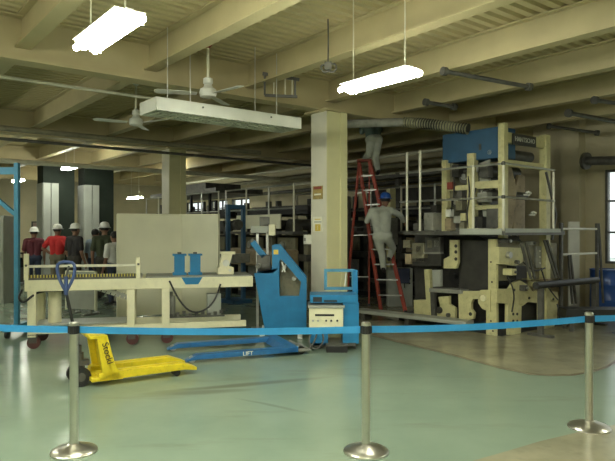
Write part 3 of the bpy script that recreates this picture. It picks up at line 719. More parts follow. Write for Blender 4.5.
# ================================================================== PEOPLE
def remesh(mb, vox, sm, name, m, parent):
    me = bpy.data.meshes.new('tmp'); mb.bm.to_mesh(me); mb.bm.free()
    o = bpy.data.objects.new('tmp', me); COL.objects.link(o)
    r = o.modifiers.new('r', 'REMESH'); r.mode = 'VOXEL'; r.voxel_size = vox
    s_ = o.modifiers.new('s', 'SMOOTH'); s_.factor = .5; s_.iterations = sm
    bpy.context.view_layer.update()
    nm = bpy.data.meshes.new_from_object(o.evaluated_get(bpy.context.evaluated_depsgraph_get()))
    bpy.data.objects.remove(o); bpy.data.meshes.remove(me)
    nm.name = name; nm.materials.clear(); nm.materials.append(M[m])
    for p in nm.polygons: p.use_smooth = True
    ob = bpy.data.objects.new(name, nm); COL.objects.link(ob); ob.parent = parent
    return ob
def stand(h, arms='down'):
    V = Vector
    J = dict(pel=V((0, 0, .53*h)), che=V((0, .01*h, .73*h)), neck=V((0, .0, .835*h)), head=V((0, .015*h, .925*h)), fwd=V((0, 1, 0)), right=V((1, 0, 0)), h=h)
    for s, k in ((-1, 'l'), (1, 'r')):
        J[k+'sh'] = V((s*.112*h, 0, .80*h)); J[k+'el'] = V((s*.148*h, -.01*h, .625*h)); J[k+'wr'] = V((s*.15*h, .05*h, .48*h))
        J[k+'hip'] = V((s*.052*h, 0, .51*h)); J[k+'kn'] = V((s*.06*h, .015*h, .285*h)); J[k+'an'] = V((s*.065*h, -.01*h, .045*h)); J[k+'toe'] = V((s*.075*h, .10*h, .02*h))
    if arms == 'folded':
        for s, k in ((-1, 'l'), (1, 'r')): J[k+'el'] = V((s*.15*h, .02*h, .64*h)); J[k+'wr'] = V((-s*.02*h, .12*h, .66*h))
    if arms == 'hips':
        for s, k in ((-1, 'l'), (1, 'r')): J[k+'el'] = V((s*.2*h, -.04*h, .66*h)); J[k+'wr'] = V((s*.10*h, .02*h, .57*h))
    return J
def person(label, loc, rz, J, shirt, trousers, hat='hat', sleeves='short', vox=.011, hat_on=True):
    t = thing('person', label, 'person', loc, rz)
    h = J['h']; fw, rt = J['fwd'], J['right']; up = rt.cross(fw).normalized()
    b = MB()
    def torso(b, e):
        b.cap(J['lsh'].lerp(J['rsh'], .12), J['rsh'].lerp(J['lsh'], .12), .040*h+e, .040*h+e)
        for s in (-1, 1):
            b.cap(J['che']+rt*(s*.05*h), J['pel']+rt*(s*.038*h)+up*.04*h, .062*h+e, .055*h+e)
            b.cap(J['che']+rt*(s*.055*h)+up*.03*h, J['che']+rt*(s*.05*h)-up*.06*h, .06*h+e, .06*h+e)
    def hips(b, e):
        b.cap(J['lhip']+up*.02*h, J['rhip']+up*.02*h, .062*h+e, .062*h+e)
    torso(b, -.004); hips(b, -.004)
    b.cap(J['neck']-up*.03*h, J['head']-up*.02*h, .036*h, .033*h)
    hd = J['head']
    b.sph(hd+up*.008*h, .058*h, 14, (.88, 1.0, 1.12)); b.cap(hd-up*.03*h+fw*.02*h, hd-up*.045*h+fw*.03*h, .036*h, .026*h)
    b.cap(hd+fw*.058*h+up*.005*h, hd+fw*.068*h-up*.012*h, .008*h, .011*h)
    b.cap(hd+fw*.05*h-up*.032*h-rt*.012*h, hd+fw*.05*h-up*.032*h+rt*.012*h, .009*h, .009*h)
    for s in (-1, 1): b.sph(hd+rt*(s*.053*h)-up*.002*h, .016*h, 8, (.5, .8, 1.2))
    for k, s in (('l', -1), ('r', 1)):
        b.cap(J[k+'sh'], J[k+'el'], .034*h, .026*h); b.cap(J[k+'el'], J[k+'wr'], .026*h, .017*h)
        d_ = (J[k+'wr']-J[k+'el']).normalized(); sd = d_.cross(rt*s if abs(d_.dot(rt)) < .8 else up).normalized(); nn = d_.cross(sd).normalized()
        pe = J[k+'wr']+d_*.055*h
        for u in (-1, 0, 1): b.cap(J[k+'wr']+d_*.012*h+sd*u*.006*h, pe+sd*u*.014*h, .0115*h, .0105*h)
        for i, (u, ln) in enumerate(((-1.5, .036), (-.5, .043), (.5, .046), (1.5, .04))):
            q0 = pe+sd*u*.0105*h; q1 = q0+d_*ln*.55*h+nn*.006*h; q2 = q1+d_*ln*.35*h+nn*.018*h
            b.cap(q0, q1, .0058*h, .0054*h); b.cap(q1, q2, .0054*h, .0048*h)
        th = J[k+'wr']+d_*.02*h; b.cap(th, th+d_*.025*h+sd*.028*h+nn*.01*h, .0075*h, .0065*h)
        b.cap(J[k+'hip'], J[k+'kn'], .05*h, .034*h); b.cap(J[k+'kn'], J[k+'an'], .034*h, .022*h); b.cap(J[k+'an'], J[k+'toe'], .022*h, .018*h)
    remesh(b, vox, 3, 'body', 'skin', t)
    b = MB(); torso(b, .012)
    for k in 'lr':
        if sleeves == 'long': b.cap(J[k+'sh'], J[k+'el'], .036*h+.012, .028*h+.012); b.cap(J[k+'el'], J[k+'el'].lerp(J[k+'wr'], .92), .028*h+.012, .020*h+.01)
        else: b.cap(J[k+'sh'], J[k+'sh'].lerp(J[k+'el'], .75), .036*h+.012, .032*h+.014)
    b.cap(J['neck']-up*.02*h, J['neck']-up*.005*h, .04*h, .038*h)
    remesh(b, .014, 3, 'shirt', shirt, t)
    b = MB(); hips(b, .012); b.cap(J['pel']+up*.02*h-rt*.04*h, J['pel']+up*.02*h+rt*.04*h, .058*h+.01, .058*h+.01)
    for k in 'lr': b.cap(J[k+'hip'], J[k+'kn'], .05*h+.012, .036*h+.012); b.cap(J[k+'kn'], J[k+'an'].lerp(J[k+'kn'], .06), .036*h+.012, .027*h+.012)
    remesh(b, .014, 3, 'trousers', trousers, t)
    for k in 'lr':
        b = MB(); d_ = (J[k+'toe']-J[k+'an']); b.cap(J[k+'an']-d_*.25-up*.008*h, J[k+'toe'], .026*h, .023*h); b.cap(J[k+'an'], J[k+'an']+up*.02*h, .028*h, .026*h)
        remesh(b, .012, 2, 'shoe', 'shoe', t)
    b = MB(); b.sph(hd+up*.018*h-fw*.008*h, .061*h, 14, (.92, 1.0, 1.02)); bmesh.ops.delete(b.bm, geom=[v for v in b.bm.verts if (v.co-hd).dot(up) < -.02*h or ((v.co-hd).dot(fw) > .03*h and (v.co-hd).dot(up) < .035*h)], context='VERTS'); b.build('hair', 'hair', t, smooth=True)
    for s in (-1, 1):
        b = MB(); b.sph(hd+fw*.05*h+rt*(s*.02*h)+up*.012*h, .007*h, 8); b.build('eye', 'ink', t)
    if hat_on:
        b = MB(); R = Matrix((rt, fw, up)).transposed()
        prof = [(.092, .0), (.094, .006), (.074, .012), (.074, .03), (.068, .058), (.05, .08), (.025, .091), (.004, .093)]
        vs = []; seg = 20
        for (r, z) in prof:
            vs.append([b.bm.verts.new(hd+up*.022*h+R @ Vector((r*h*.88*math.cos(2*PI*i/seg)*.98, r*h*.88*math.sin(2*PI*i/seg)*1.1, z*h*.85))) for i in range(seg)])
        for a, c in zip(vs, vs[1:]):
            for i in range(seg): b.bm.faces.new((a[i], a[(i+1) % seg], c[(i+1) % seg], c[i]))
        b.bm.faces.new(vs[0][::-1]); b.bm.faces.new(vs[-1])
        hh = b.build('hard_hat', hat, t, smooth=True)
    return t
def stand_at(px, D, label, rz, h, **k):
    p = at(px, 0, D); return person(label, (p.x, p.y, 0), rz, stand(h, k.pop('arms', 'down')), **k)
stand_at(34, 16.0, 'person in a maroon shirt and white hard hat standing by the dark desk', .4, 1.68, shirt='maroon', trousers='navy')
stand_at(57, 15.6, 'person in a bright red shirt and white hard hat seen from behind', -.15, 1.75, shirt='redc', trousers='khaki', arms='hips')
stand_at(74.5, 14.6, 'person in a black shirt and white hard hat with back turned', -.5, 1.76, shirt='blackc', trousers='brownc')
stand_at(104.5, 14.0, 'person in a dark green shirt and white hard hat beside the white board', .3, 1.78, shirt='greenc', trousers='brownc')
stand_at(95, 14.9, 'person in a light blue shirt half hidden behind the one in green', -.3, 1.66, shirt='bluec', trousers='navy', hat_on=False)
stand_at(115, 13.1, 'person in a white shirt partly hidden by the white board', .9, 1.60, shirt='whitec', trousers='navy', hat_on=False)

# ladder climber
cb = at(384, 0, 11.85); cb.z = 0
def P(px, py, Y): return at(px, py, Y) - cb
J = dict(h=1.66, fwd=Vector((.25, .97, 0)).normalized(), right=Vector((.97, -.25, 0)).normalized(),
    pel=P(382, 236, 11.72), che=P(381, 217, 11.68), neck=P(383, 208, 11.7), head=P(385.5, 200.5, 11.74),
    lsh=P(372, 211, 11.72), rsh=P(391, 210.5, 11.66), lel=P(367, 221, 11.85), lwr=P(369.5, 215, 12.1), rel=P(400, 215, 11.8), rwr=P(404, 221.5, 12.02),
    lhip=P(378, 238, 11.72), rhip=P(387, 237.5, 11.70), lkn=P(382, 254, 11.78), rkn=P(393, 248, 11.98), lan=P(383.5, 269, 11.86), ran=P(389, 258, 12.1), ltoe=P(384.5, 271, 12.03), rtoe=P(389, 259.5, 12.25))
person('person in pale grey work clothes and blue hard hat climbing the red ladder', cb, 0, J, 'greyc', 'greyc', hat='hatblue', sleeves='long')
# worker above, crouched under the girders on the ladder top
ub = at(372, 0, 12.6); ub.z = 0
def P(px, py, Y): return at(px, py, Y) - ub
J = dict(h=1.66, fwd=Vector((-.5, .8, -.45)).normalized(), right=Vector((.85, .5, 0)).normalized(),
    pel=P(374, 140, 12.45), che=P(372, 127, 12.62), neck=P(369.5, 123, 12.85), head=P(367.5, 122, 13.02),
    lsh=P(366, 125, 12.6), rsh=P(378, 124, 12.75), lel=P(362, 132, 12.75), lwr=P(361, 128, 13.0), rel=P(380, 130, 12.95), rwr=P(377, 126, 13.2),
    lhip=P(371, 141, 12.45), rhip=P(378, 141, 12.48), lkn=P(369, 154, 12.32), rkn=P(375.5, 157, 12.4), lan=P(365, 158, 12.72), ran=P(378, 171, 12.62), ltoe=P(364, 158, 12.9), rtoe=P(377.5, 173.5, 12.8))
J['right'] = (J['right'] - J['fwd']*J['right'].dot(J['fwd'])).normalized()
person('person in teal shirt and pale trousers crouched on the ladder top under the ceiling', ub, 0, J, 'tealc', 'greyc', sleeves='long', hat_on=False)

# ================================================================== LADDER
fo = at(393, 312, 12.0); fo.z = 0
t = thing('step_ladder', 'tall red step ladder with a climber between column and press', 'ladder', fo)
def ll(p): return Vector(p) - fo
tl_, tr_ = ll(at(359, 162, 12.62)), ll(at(369.5, 161, 12.58))
bl_, br_ = ll(at(381, 313, 12.02)), ll(at(405.5, 313.5, 11.9)); bl_.z = br_.z = .02
rl_, rr_ = ll(at(346, 309, 13.1)), ll(at(369, 309, 13.0)); rl_.z = rr_.z = .02
for p, q in ((bl_, tl_), (br_, tr_)):
    b = MB(); b.bar(p, q, .035, .075); o = b.build('front_rail', 'red', t); f = MB(); f.box(p+Vector((0, 0, .0)), (.06, .09, .04)); f.build('rubber_foot', 'black', o)
for p, q in ((rl_, tl_+Vector((0, .06, -.05))), (rr_, tr_+Vector((0, .06, -.05)))):
    b = MB(); b.bar(p, q, .03, .05); o = b.build('rear_rail', 'red', t); f = MB(); f.box(p, (.06, .08, .04)); f.build('rubber_foot', 'black', o)
for i in range(1, 10):
    u = i/10; b = MB(); b.bar(bl_.lerp(tl_, u), br_.lerp(tr_, u), .07, .025); b.build('step', 'steel', t)
for i in (2, 5, 8):
    u = i/10; b = MB(); b.bar(rl_.lerp(tl_+Vector((0, .06, -.05)), u), rr_.lerp(tr_+Vector((0, .06, -.05)), u), .03, .02); b.build('rear_brace', 'steel', t)
b = MB(); c = (tl_+tr_)/2; b.box(c+Vector((0, .03, .02)), (.3, .18, .05)); b.build('top_cap', 'redmark', t, bevel=.008)
for p, q, r, s in ((bl_, tl_, rl_, tl_), (br_, tr_, rr_, tr_)):
    b = MB(); b.bar(p.lerp(q, .55), r.lerp(s, .55), .012, .02); b.build('spreader', 'darksteel', t)

# ================================================================== FRONT PRESS (local x -> B, y -> A)
C0 = Vector(((501-CX)/F*9.2, 9.2, 0)); RI = Matrix.Rotation(-TH, 3, 'Z'); camL = RI @ (Vector((0, 0, CH))-C0)
def ray(px, py): return RI @ Vector(((px-CX)/F, 1, (HZ-py)/F))
def side(px, py, x0=0.0):                          # point on the plane x = x0
    d_ = ray(px, py); k = (x0-camL.x)/d_.x; return camL + d_*k
def endf(px, py, y0=0.0):
    d_ = ray(px, py); k = (y0-camL.y)/d_.y; return camL + d_*k
t = thing('printing_press', 'tall cream printing press tower with blue cabinet and railed upper deck', 'printing press', C0, TH)
PT = t
ZD = 1.62
def post(x, y, z0, z1, w=.11, m='press', name='frame_post'): b = MB(); b.bb(x-w/2, x+w/2, y-w/2, y+w/2, z0, z1); return b.build(name, m, t, bevel=.006)
post(.055, .0, 1.5, 3.27); post(.055, .56, 1.6, 2.86, .13); post(.055, 1.1, 1.6, 2.8, .1)
post(1.25, .0, .1, 3.2, .13); post(1.25, 1.1, .1, 3.2)
def bx(x0, x1, y0, y1, z0, z1, name, m, bevel=.005): b = MB(); b.bb(x0, x1, y0, y1, z0, z1); return b.build(name, m, t, bevel=bevel)
blu = bx(.06, .5, .07, 1.17, 2.75, 3.235, 'blue_cabinet', 'bluedk')
q = MB(); q.bb(.05, .062, .4, .44, 2.9, 3.0); q.build('cabinet_latch', 'darksteel', blu)
bx(.11, 1.19, -.03, .05, 2.98, 3.14, 'top_beam', 'press'); bx(.11, 1.19, 1.05, 1.12, 2.98, 3.14, 'top_beam', 'press')
# name sign
sp0 = endf(513, 138, -.06); sp1 = endf(536, 147, -.06)
sg = bx(sp0.x, sp1.x, -.065, -.035, 2.96, 3.13, 'name_sign', 'signblack')
text('HANTSCHO', (sp1.x-sp0.x)*.158, 'letters', 'sign_lettering', sg, basis((1, 0, 0), (0, 0, 1), ((sp0.x+sp1.x)/2, -.068, 3.045)), .003)
bx(.02, .09, .05, .5, 2.28, 2.40, 'cross_beam', 'press'); bx(.02, .09, .6, 1.06, 2.28, 2.36, 'cross_beam', 'press')
bx(.02, .09, .05, .5, 1.95, 2.02, 'cross_beam', 'press')
bx(.11, 1.19, -.02, .05, 2.62, 2.72, 'cross_beam', 'press')
# upper inking plates and rollers
b = MB(); b.prism([(.32, .2, 1.65), (.62, .2, 1.65), (.75, .2, 2.3), (.55, .2, 2.75), (.32, .2, 2.75)], (0, .05, 0)); b.build('ink_plate', 'presstan', t, bevel=.004)
b = MB(); b.prism([(.8, .3, 1.65), (1.15, .3, 1.65), (1.15, .3, 2.55), (.95, .3, 2.55), (.8, .3, 2.1)], (0, .05, 0)); b.build('ink_plate', 'presstan', t, bevel=.004)
b = MB(); b.prism([(.14, .3, 1.65), (.14, .3, 2.75), (.14, .52, 2.7), (.14, .4, 1.65)], (.03, 0, 0)); b.build('guide_plate', 'greycab', t)
for (y, z, r) in ((.25, 2.85, .09), (.5, 2.6, .1), (.75, 2.5, .11), (.9, 2.1, .12), (.6, 1.9, .1), (.95, 2.65, .07), (.35, 2.2, .08)):
    q = MB(); q.cyl((.1, y, z), (1.2, y, z), r, seg=20); rl = q.build('roller', 'darksteel', t, smooth=True)
    q = MB(); q.cyl((.06, y, z), (.1, y, z), r*.45, seg=14); q.build('journal', 'steel', rl, smooth=True)
bx(.12, 1.18, 1.0, 1.08, 1.66, 2.75, 'rear_panel', 'olive')
for (y, z, sx, m) in ((.68, 1.78, .1, 'press'), (.8, 1.74, .14, 'greymach'), (.98, 1.85, .1, 'white'), (.75, 2.15, .09, 'darksteel'), (.95, 2.3, .1, 'redmark'), (1.05, 2.0, .12, 'press')):
    bx(-.04, .06, y-sx/2, y+sx/2, z, z+.12, 'drive_box', m)
for (px, py) in ((528, 193), (533, 213)):  # white beads paint two bright glints on the press end
    p_ = endf(px, py, -.08); q = MB()
    for i in range(3): q.sph((p_.x-.05+.05*i, -.09, p_.z+.012*(i % 2)), .022, 8)
    q.bar((p_.x-.08, -.06, p_.z-.03), (p_.x+.08, -.06, p_.z-.03), .02); q.build('white_glints', 'white', t, smooth=True)
b = MB(); b.tube([(0, .6, 2.5), (-.03, .55, 2.2), (-.02, .62, 1.9), (0, .6, 1.66)], .014, smooth=2); b.tube([(-.01, .45, 2.3), (-.05, .5, 2.0), (-.03, .42, 1.66)], .012, smooth=2); b.tube([(0, .9, 2.7), (-.03, .85, 2.3), (0, .95, 1.9)], .012, smooth=2); b.build('hose', 'black', t, smooth=True)
# deck, kick plate, stair braces
b = MB(); b.bb(-.42, .05, -.3, 1.62, ZD-.07, ZD-.01); b.bb(-.42, 1.25, -.35, -.02, ZD-.07, ZD-.01); dk = b.build('upper_deck', 'darksteel', t)
b = MB(); b.bb(-.43, -.42, -.3, .45, ZD-.06, ZD+.03); b.bb(-.43, 1.1, -.36, -.35, ZD-.03, ZD+.03); b.build('kick_plate', 'greycab', dk)
RXX = -.36
ys = [(-.28, 2.62), (.245, 2.62), (side(420, 200, RXX).y, 2.95), (side(407, 200, RXX).y, 2.95)]
rg = bpy.data.objects.new('deck_railing', None); COL.objects.link(rg); rg.parent = t
for y, z in ys:
    b = MB(); b.cyl((RXX, y, ZD-.03), (RXX, y, z), .021, seg=10); b.build('railing_post', 'rail', rg)
b = MB(); b.cyl((.95, -.32, ZD-.03), (.95, -.32, 2.55), .018, seg=8); b.build('railing_post', 'rail', rg)
for z in (2.6, 2.11):
    b = MB(); b.cyl((RXX, -.3, z), (RXX, 1.75, z), .017, seg=8); b.build('railing_bar', 'steel', rg)
    b = MB(); b.cyl((RXX, -.3, z), (.98, -.32, z-.02), .017, seg=8); b.build('railing_bar', 'steel', rg)
for (y, z) in ((-.28, 2.6), (-.28, 2.11)):
    q = MB(); q.sph((RXX, y, z), .035, 8); q.build('rail_clamp', 'darksteel', rg)
# control desk on the deck
bx(-.15, .1, 1.2, 1.4, ZD, ZD+.3, 'control_desk', 'greymach'); bx(-.2, .1, 1.42, 1.6, ZD-.0, ZD+.12, 'ink_tray', 'darksteel')
# lower half
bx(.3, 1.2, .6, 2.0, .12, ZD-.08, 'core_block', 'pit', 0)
for (y, z, r) in ((.55, 1.35, .17), (.6, .98, .18), (.42, .75, .12), (1.0, 1.2, .17), (1.0, .85, .15), (1.5, 1.25, .15)):
    q = MB(); q.cyl((.2, y, z), (1.2, y, z), r, seg=24); rl = q.build('cylinder', 'black', t, smooth=True)
    q = MB(); q.cyl((.12, y, z), (.2, y, z), r*.3, seg=14); q.build('journal', 'black', rl, smooth=True)
def splate(pts, name, m='press', x0=0.0, th=.06, hole=None):
    b = MB(); b.prism([side(px, py, x0) for px, py in pts], (th, 0, 0)); return b.build(name, m, t, bevel=.005)
def eplate(pts, name, m='press', y0=0.0, th=.06):
    b = MB(); b.prism([endf(px, py, y0) for px, py in pts], (0, th, 0)); return b.build(name, m, t, bevel=.005)
def sdisc(px, py, r, name, m, x0, par, d_=.03):
    p_ = side(px, py, x0); q = MB(); q.cyl((x0-d_, p_.y, p_.z), (x0+.01, p_.y, p_.z), r, seg=18); return q.build(name, m, par, smooth=True)
def edisc(px, py, r, name, m, y0, par, d_=.03):
    p_ = endf(px, py, y0); q = MB(); q.cyl((p_.x, y0-d_, p_.z), (p_.x, y0+.01, p_.z), r, seg=18); return q.build(name, m, par, smooth=True)
XS = -.05
pl = splate([(488, 239), (496, 239), (496.5, 337), (486, 337), (486, 300), (488, 296)], 'corner_plate', x0=XS)
for (px, py) in ((491, 262), (492, 282), (491, 321), (488, 327), (493, 331)): sdisc(px, py, .014, 'bolt', 'pit', XS, pl, .006)
pl = splate([(458, 291), (482, 291), (482, 299), (473, 299), (471, 303), (471, 309), (474, 313), (473, 319), (467, 320), (467, 327), (459, 326)], 'side_frame', x0=XS)
sdisc(470.5, 314, .03, 'bearing', 'pit', XS, pl, .006)
pl = splate([(480, 290), (490, 290), (490, 312), (482, 309), (478, 303), (478, 298)], 'bearing_bracket', x0=XS-.03); sdisc(484, 298, .05, 'bearing', 'cream', XS-.03, pl)
pl = splate([(449.5, 240), (457.5, 240), (458, 262), (456, 268.5), (443.5, 268.5), (443.5, 259), (449.5, 256)], 'gear_cover', x0=XS)
for py in (246, 252, 259): sdisc(456, py, .028, 'bearing', 'pit', XS, pl, .008)
splate([(424, 269.5), (429, 269.5), (431.5, 320), (427, 319)], 'frame_leg', x0=XS, th=.08)
splate([(432, 270), (440.5, 270), (440.5, 286.5), (432.5, 287)], 'grey_panel', 'greycab', x0=XS)
splate([(413.5, 300), (427.5, 300), (427.5, 316), (414, 315)], 'cream_box', x0=XS, th=.2)
splate([(429, 288), (461, 290), (461, 294), (429, 292)], 'tray_beam', 'greymach', x0=XS-.05, th=.3)
splate([(430, 292), (434, 292), (435, 321), (431, 320)], 'tray_leg', 'darksteel', x0=XS-.03)
pl = splate([(438, 297), (449, 296), (449, 304), (455, 308), (455, 321), (437, 320), (437, 311), (440, 306)], 'pump_casting', x0=XS+.02); sdisc(440, 310, .055, 'pump_wheel', 'pit', XS+.02, pl, .04); sdisc(449, 315, .035, 'pump_wheel', 'darksteel', XS+.02, pl, .04)
for (x0, x1, y, z, m) in ((412, 424, 243, 262, 'olive'), (425, 440, 237, 252, 'darksteel'), (412, 430, 258, 266, 'pit'), (403, 410, 240, 248, 'olive'), (428, 441, 254, 266, 'pit'), (405, 411, 254, 264, 'presstan'), (416, 421, 246, 252, 'pit'), (427, 432, 240, 248, 'olive'), (434, 439, 240, 247, 'greymach'), (414, 440, 252, 254, 'greymach')):
    splate([(x0, y), (x1, y), (x1, z), (x0, z)], 'drive_panel', m, x0=XS+.05, th=.1)
# end face
YE = -.05
eplate([(499, 240), (557, 243), (557, 278), (499, 281)], 'end_panel', 'olive', y0=.06, th=.03)
cp = eplate([(536, 246), (553, 247), (553, 268), (536, 268)], 'switch_panel', 'greymach', y0=.02, th=.05)
for i in range(3):
    for j in range(2): edisc(539.5+5*j, 251+6*i, .016, 'push_button', 'white', .02, cp, .012)
eplate([(499, 247), (523, 248), (523, 262), (516, 266), (499, 264)], 'end_casting', 'press', y0=YE+.02); edisc(508, 255, .05, 'hand_wheel', 'steel', YE, PT, .05); edisc(516, 262, .03, 'hand_wheel', 'darksteel', YE, PT, .05)
eplate([(516, 266), (527, 266), (527, 278), (516, 280)], 'motor_box', 'black', y0=YE-.05, th=.2)
pl = eplate([(497, 289), (510, 289), (514, 283), (520, 280), (528, 285), (533, 292), (541, 290), (558, 292), (559, 301), (545, 304), (528, 302), (523, 306), (510, 304), (497, 303)], 'end_frame', y0=YE)
for (px, py) in ((514, 290), (529, 298), (553, 299)): edisc(px, py, .022, 'bearing', 'pit', YE, pl, .012)
pl = eplate([(508, 303), (522, 303), (521, 335), (508, 335)], 'end_leg', y0=YE)
for (px, py) in ((513, 314), (513, 321), (517, 314), (517, 321)): edisc(px, py, .022, 'bolt', 'pit', YE, pl, .01)
pl = eplate([(540, 300), (558, 300), (557, 320), (553, 330), (540, 331)], 'end_leg', y0=YE); edisc(549, 310, .02, 'bolt', 'pit', YE, pl, .01)
eplate([(497, 303), (508, 303), (508, 332), (497, 332)], 'gap_shade', 'pit', y0=.1); eplate([(522, 303), (540, 303), (540, 331), (522, 331)], 'gap_shade', 'pit', y0=.1)  # flat dark sheets paint the shade in the gaps beside the legs
splate([(459, 240), (489, 240), (489, 291), (459, 290)], 'shade_sheet', 'pit', x0=.1, th=.03)  # near-black sheet paints the shade under the deck, hiding the rollers
rr_ = random.Random(11)
for i, (px, py, w_, h_, m_) in enumerate(((512, 272, .14, .1, 'press'), (530, 276, .1, .12, 'press'), (524, 288, .1, .09, 'darksteel'), (537, 284, .16, .08, 'press'), (548, 283, .1, .14, 'presstan'), (545, 323, .14, .07, 'darksteel'), (507, 241, .1, .06, 'darksteel'), (531, 243, .12, .06, 'greymach'))):
    p_ = endf(px, py, -.1); f_ = bx(p_.x-w_/2, p_.x+w_/2, -.14, .02, p_.z-h_/2, p_.z+h_/2, 'fitting', m_, .012)
    q = MB(); q.cyl((p_.x+w_*.15, -.165, p_.z), (p_.x+w_*.15, -.135, p_.z), .022, seg=12); q.build('fitting_knob', 'darksteel' if m_ != 'darksteel' else 'steel', f_, smooth=True)
for (p1_, p2_, p3_) in (((507, 276), (515, 292), (512, 312)), ((541, 268), (546, 285), (558, 300)), ((523, 262), (534, 272), (545, 268)), ((557, 304), (561, 316), (555, 326))):
    q = MB(); q.tube([endf(*p1_, -.15), endf(*p2_, -.22), endf(*p3_, -.13)], .012, smooth=2); q.build('hose', 'black', t, smooth=True)
for (y_, z_, a_, b_, m_) in ((.15, 1.66, .2, .3, 'darksteel'), (.4, 1.66, .15, .18, 'pit'), (.78, 1.95, .12, .15, 'olive'), (.3, 2.45, .16, .2, 'darksteel'), (.85, 2.5, .14, .2, 'pit'), (1.0, 1.62, .12, .2, 'presstan'), (.72, 1.62, .1, .14, 'olive'), (.33, 2.06, .18, .16, 'greymach'), (1.3, 1.93, .14, .12, 'pit')):
    bx(-.02, .12, y_-a_/2, y_+a_/2, z_, z_+b_, 'drive_box', m_)
b = MB(); b.bb(-.02, 1.3, -.02, 2.1, 0, .13); b.build('plinth', 'black', t)
for (a1, a2) in (((521, 243), (531, 279)), ((526, 243), (535, 279)), ((544, 240), (556, 278)), ((547, 240), (559, 278))):
    b = MB(); b.bar(endf(*a1, -.25), endf(*a2, -.32), .03, .03); b.build('stair_stringer', 'darksteel', t)
b = MB(); b.bar(endf(546, 172, -.3), endf(556, 215, -.3), .03); b.bar(endf(556, 215, -.3), endf(552, 240, -.3), .03); b.build('stair_handrail', 'darksteel', t)

# step platform along the press
s0 = at(363, 316, 11.1); s1 = at(474, 326, 9.6)
s0.z = s1.z = 0; sd_ = s1-s0
t = thing('step_platform', 'low pale grey step platform on the floor before the press and ladder', 'platform', s0, math.atan2(sd_.y, sd_.x))
b = MB(); b.bb(0, sd_.length, -.28, 0, .13, .19); b.build('tread', 'greycab', t, bevel=.006)
for u in (.08, .5, .92): b = MB(); x = sd_.length*u; b.bb(x-.04, x+.04, -.25, -.03, 0, .13); b.build('support', 'darksteel', t)

# cabinets beside the ladder
p = at(400, 312, 12.75)
t = thing('electrical_cabinet', 'grey electrical cabinet standing behind the foot of the red ladder', 'cabinet', (p.x, p.y, 0), .0)
b = MB(); b.bb(-.26, .27, 0, .3, 0, .82); b.build('cabinet_body', 'greycab', t, bevel=.008)
b = MB(); b.bb(-.24, .12, -.015, 0, .04, .78); dr = b.build('door', 'greycab', t, bevel=.004); q = MB(); q.bb(.08, .1, -.03, -.015, .4, .5); q.build('handle', 'black', dr)
b = MB(); b.cyl((.2, -.02, .6), (.2, 0, .6), .02); b.cyl((.2, -.02, .5), (.2, 0, .5), .02); b.build('indicator', 'black', t)
b = MB(); b.bb(-.05, .2, -.06, 0, .5, .82); b.build('hanging_cloth', 'navy', t, bevel=.01)

# ================================================================== SECOND AND THIRD PRESS UNITS ALONG THE LINE
def unit(y0, y1, label, body, loc_x=0.0, seed=1):
    rnd = random.Random(seed)
    t = thing('press_unit', label, 'printing press', C0 + AX*y0, TH)
    L = y1-y0
    def bx(x0, x1, ya, yb, z0, z1, name, m, bev=.005): b = MB(); b.bb(x0, x1, ya, yb, z0, z1); return b.build(name, m, t, bevel=bev)
    bx(.2, 1.2, .1, L-.1, .1, 1.5, 'core_block', 'pit'); bx(0, 1.3, 0, L, 0, .12, 'plinth', 'black')
    n = max(2, int(L/1.0))
    for i in range(n+1):
        y = .08+(L-.16)*i/n
        bx(0, .12, y-.07, y+.07, .12, 2.0 if i % 2 else 1.55, 'frame_post', body); bx(1.15, 1.27, y-.06, y+.06, .12, 2.4, 'frame_post', 'darksteel')
    bx(-.05, .1, 0, L, .95, 1.1, 'side_beam', 'darksteel'); bx(-.02, .1, 0, L, .35, .45, 'side_beam', body)
    for i in range(n):
        y = .08+(L-.16)*(i+.5)/n
        bx(-.03, .05, y-.33, y+.33, 1.12, 1.46, 'side_panel', rnd.choice([body, 'presstan', 'olive'])); bx(-.02, .04, y-.3, y+.25, .5, .9, 'side_panel', rnd.choice(['pit', 'greymach', 'darksteel']))
        for z, r in ((1.75, .13), (2.05, .09), (.7, .15)):
            q = MB(); q.cyl((.06, y, z), (1.2, y, z), r, seg=18); q.build('roller', 'darksteel', t, smooth=True)
        q = MB(); q.cyl((-.09, y+.1, 1.28), (-.03, y+.1, 1.28), .09, seg=18); q.build('hand_wheel', 'steel', t, smooth=True)
        bx(.05, .3, y-.2, y+.15, 1.52, 1.72, 'ink_fountain', rnd.choice(['greymach', 'greycab', 'darksteel']))
    b = MB(); b.bb(-.42, 0, 0, L, 1.54, 1.6); dk = b.build('walkway', 'darksteel', t)
    bx(-.02, .1, 0, L, 1.98, 2.16, 'upper_beam', 'black')
    bx(.3, 1.2, .2, L-.2, 2.1, 2.2, 'top_tray', 'darksteel')
    rg = bpy.data.objects.new('walkway_railing', None); COL.objects.link(rg); rg.parent = t
    for i in range(n+2):
        y = .03+(L-.06)*i/(n+1); b = MB(); b.cyl((-.36, y, 1.57), (-.36, y, 2.62), .022, seg=8); b.build('railing_post', 'rail' if i % 2 == 0 else 'steel', rg)
    for z in (2.6, 2.1): b = MB(); b.cyl((-.36, 0, z), (-.36, L, z), .018, seg=8); b.build('railing_bar', 'steel', rg)
    return t
u2 = unit(4.75, 7.6, 'olive printing press unit with railings seen left of the column', 'olive', seed=3)
b = MB(); b.bb(-.38, -.35, 0.5, 2.3, 1.66, 1.98); b.build('glow_sheet', 'board', u2)  # pale sheet paints a bright reflection on this press unit
b = MB(); b.bb(-.4, .0, .3, 2.6, .8, 1.2); b.build('paper_roll_cover', 'presstan', u2, bevel=.05)
u3 = unit(7.9, 12.4, 'dark printing press unit with posts behind the white boards', 'darksteel', seed=5)
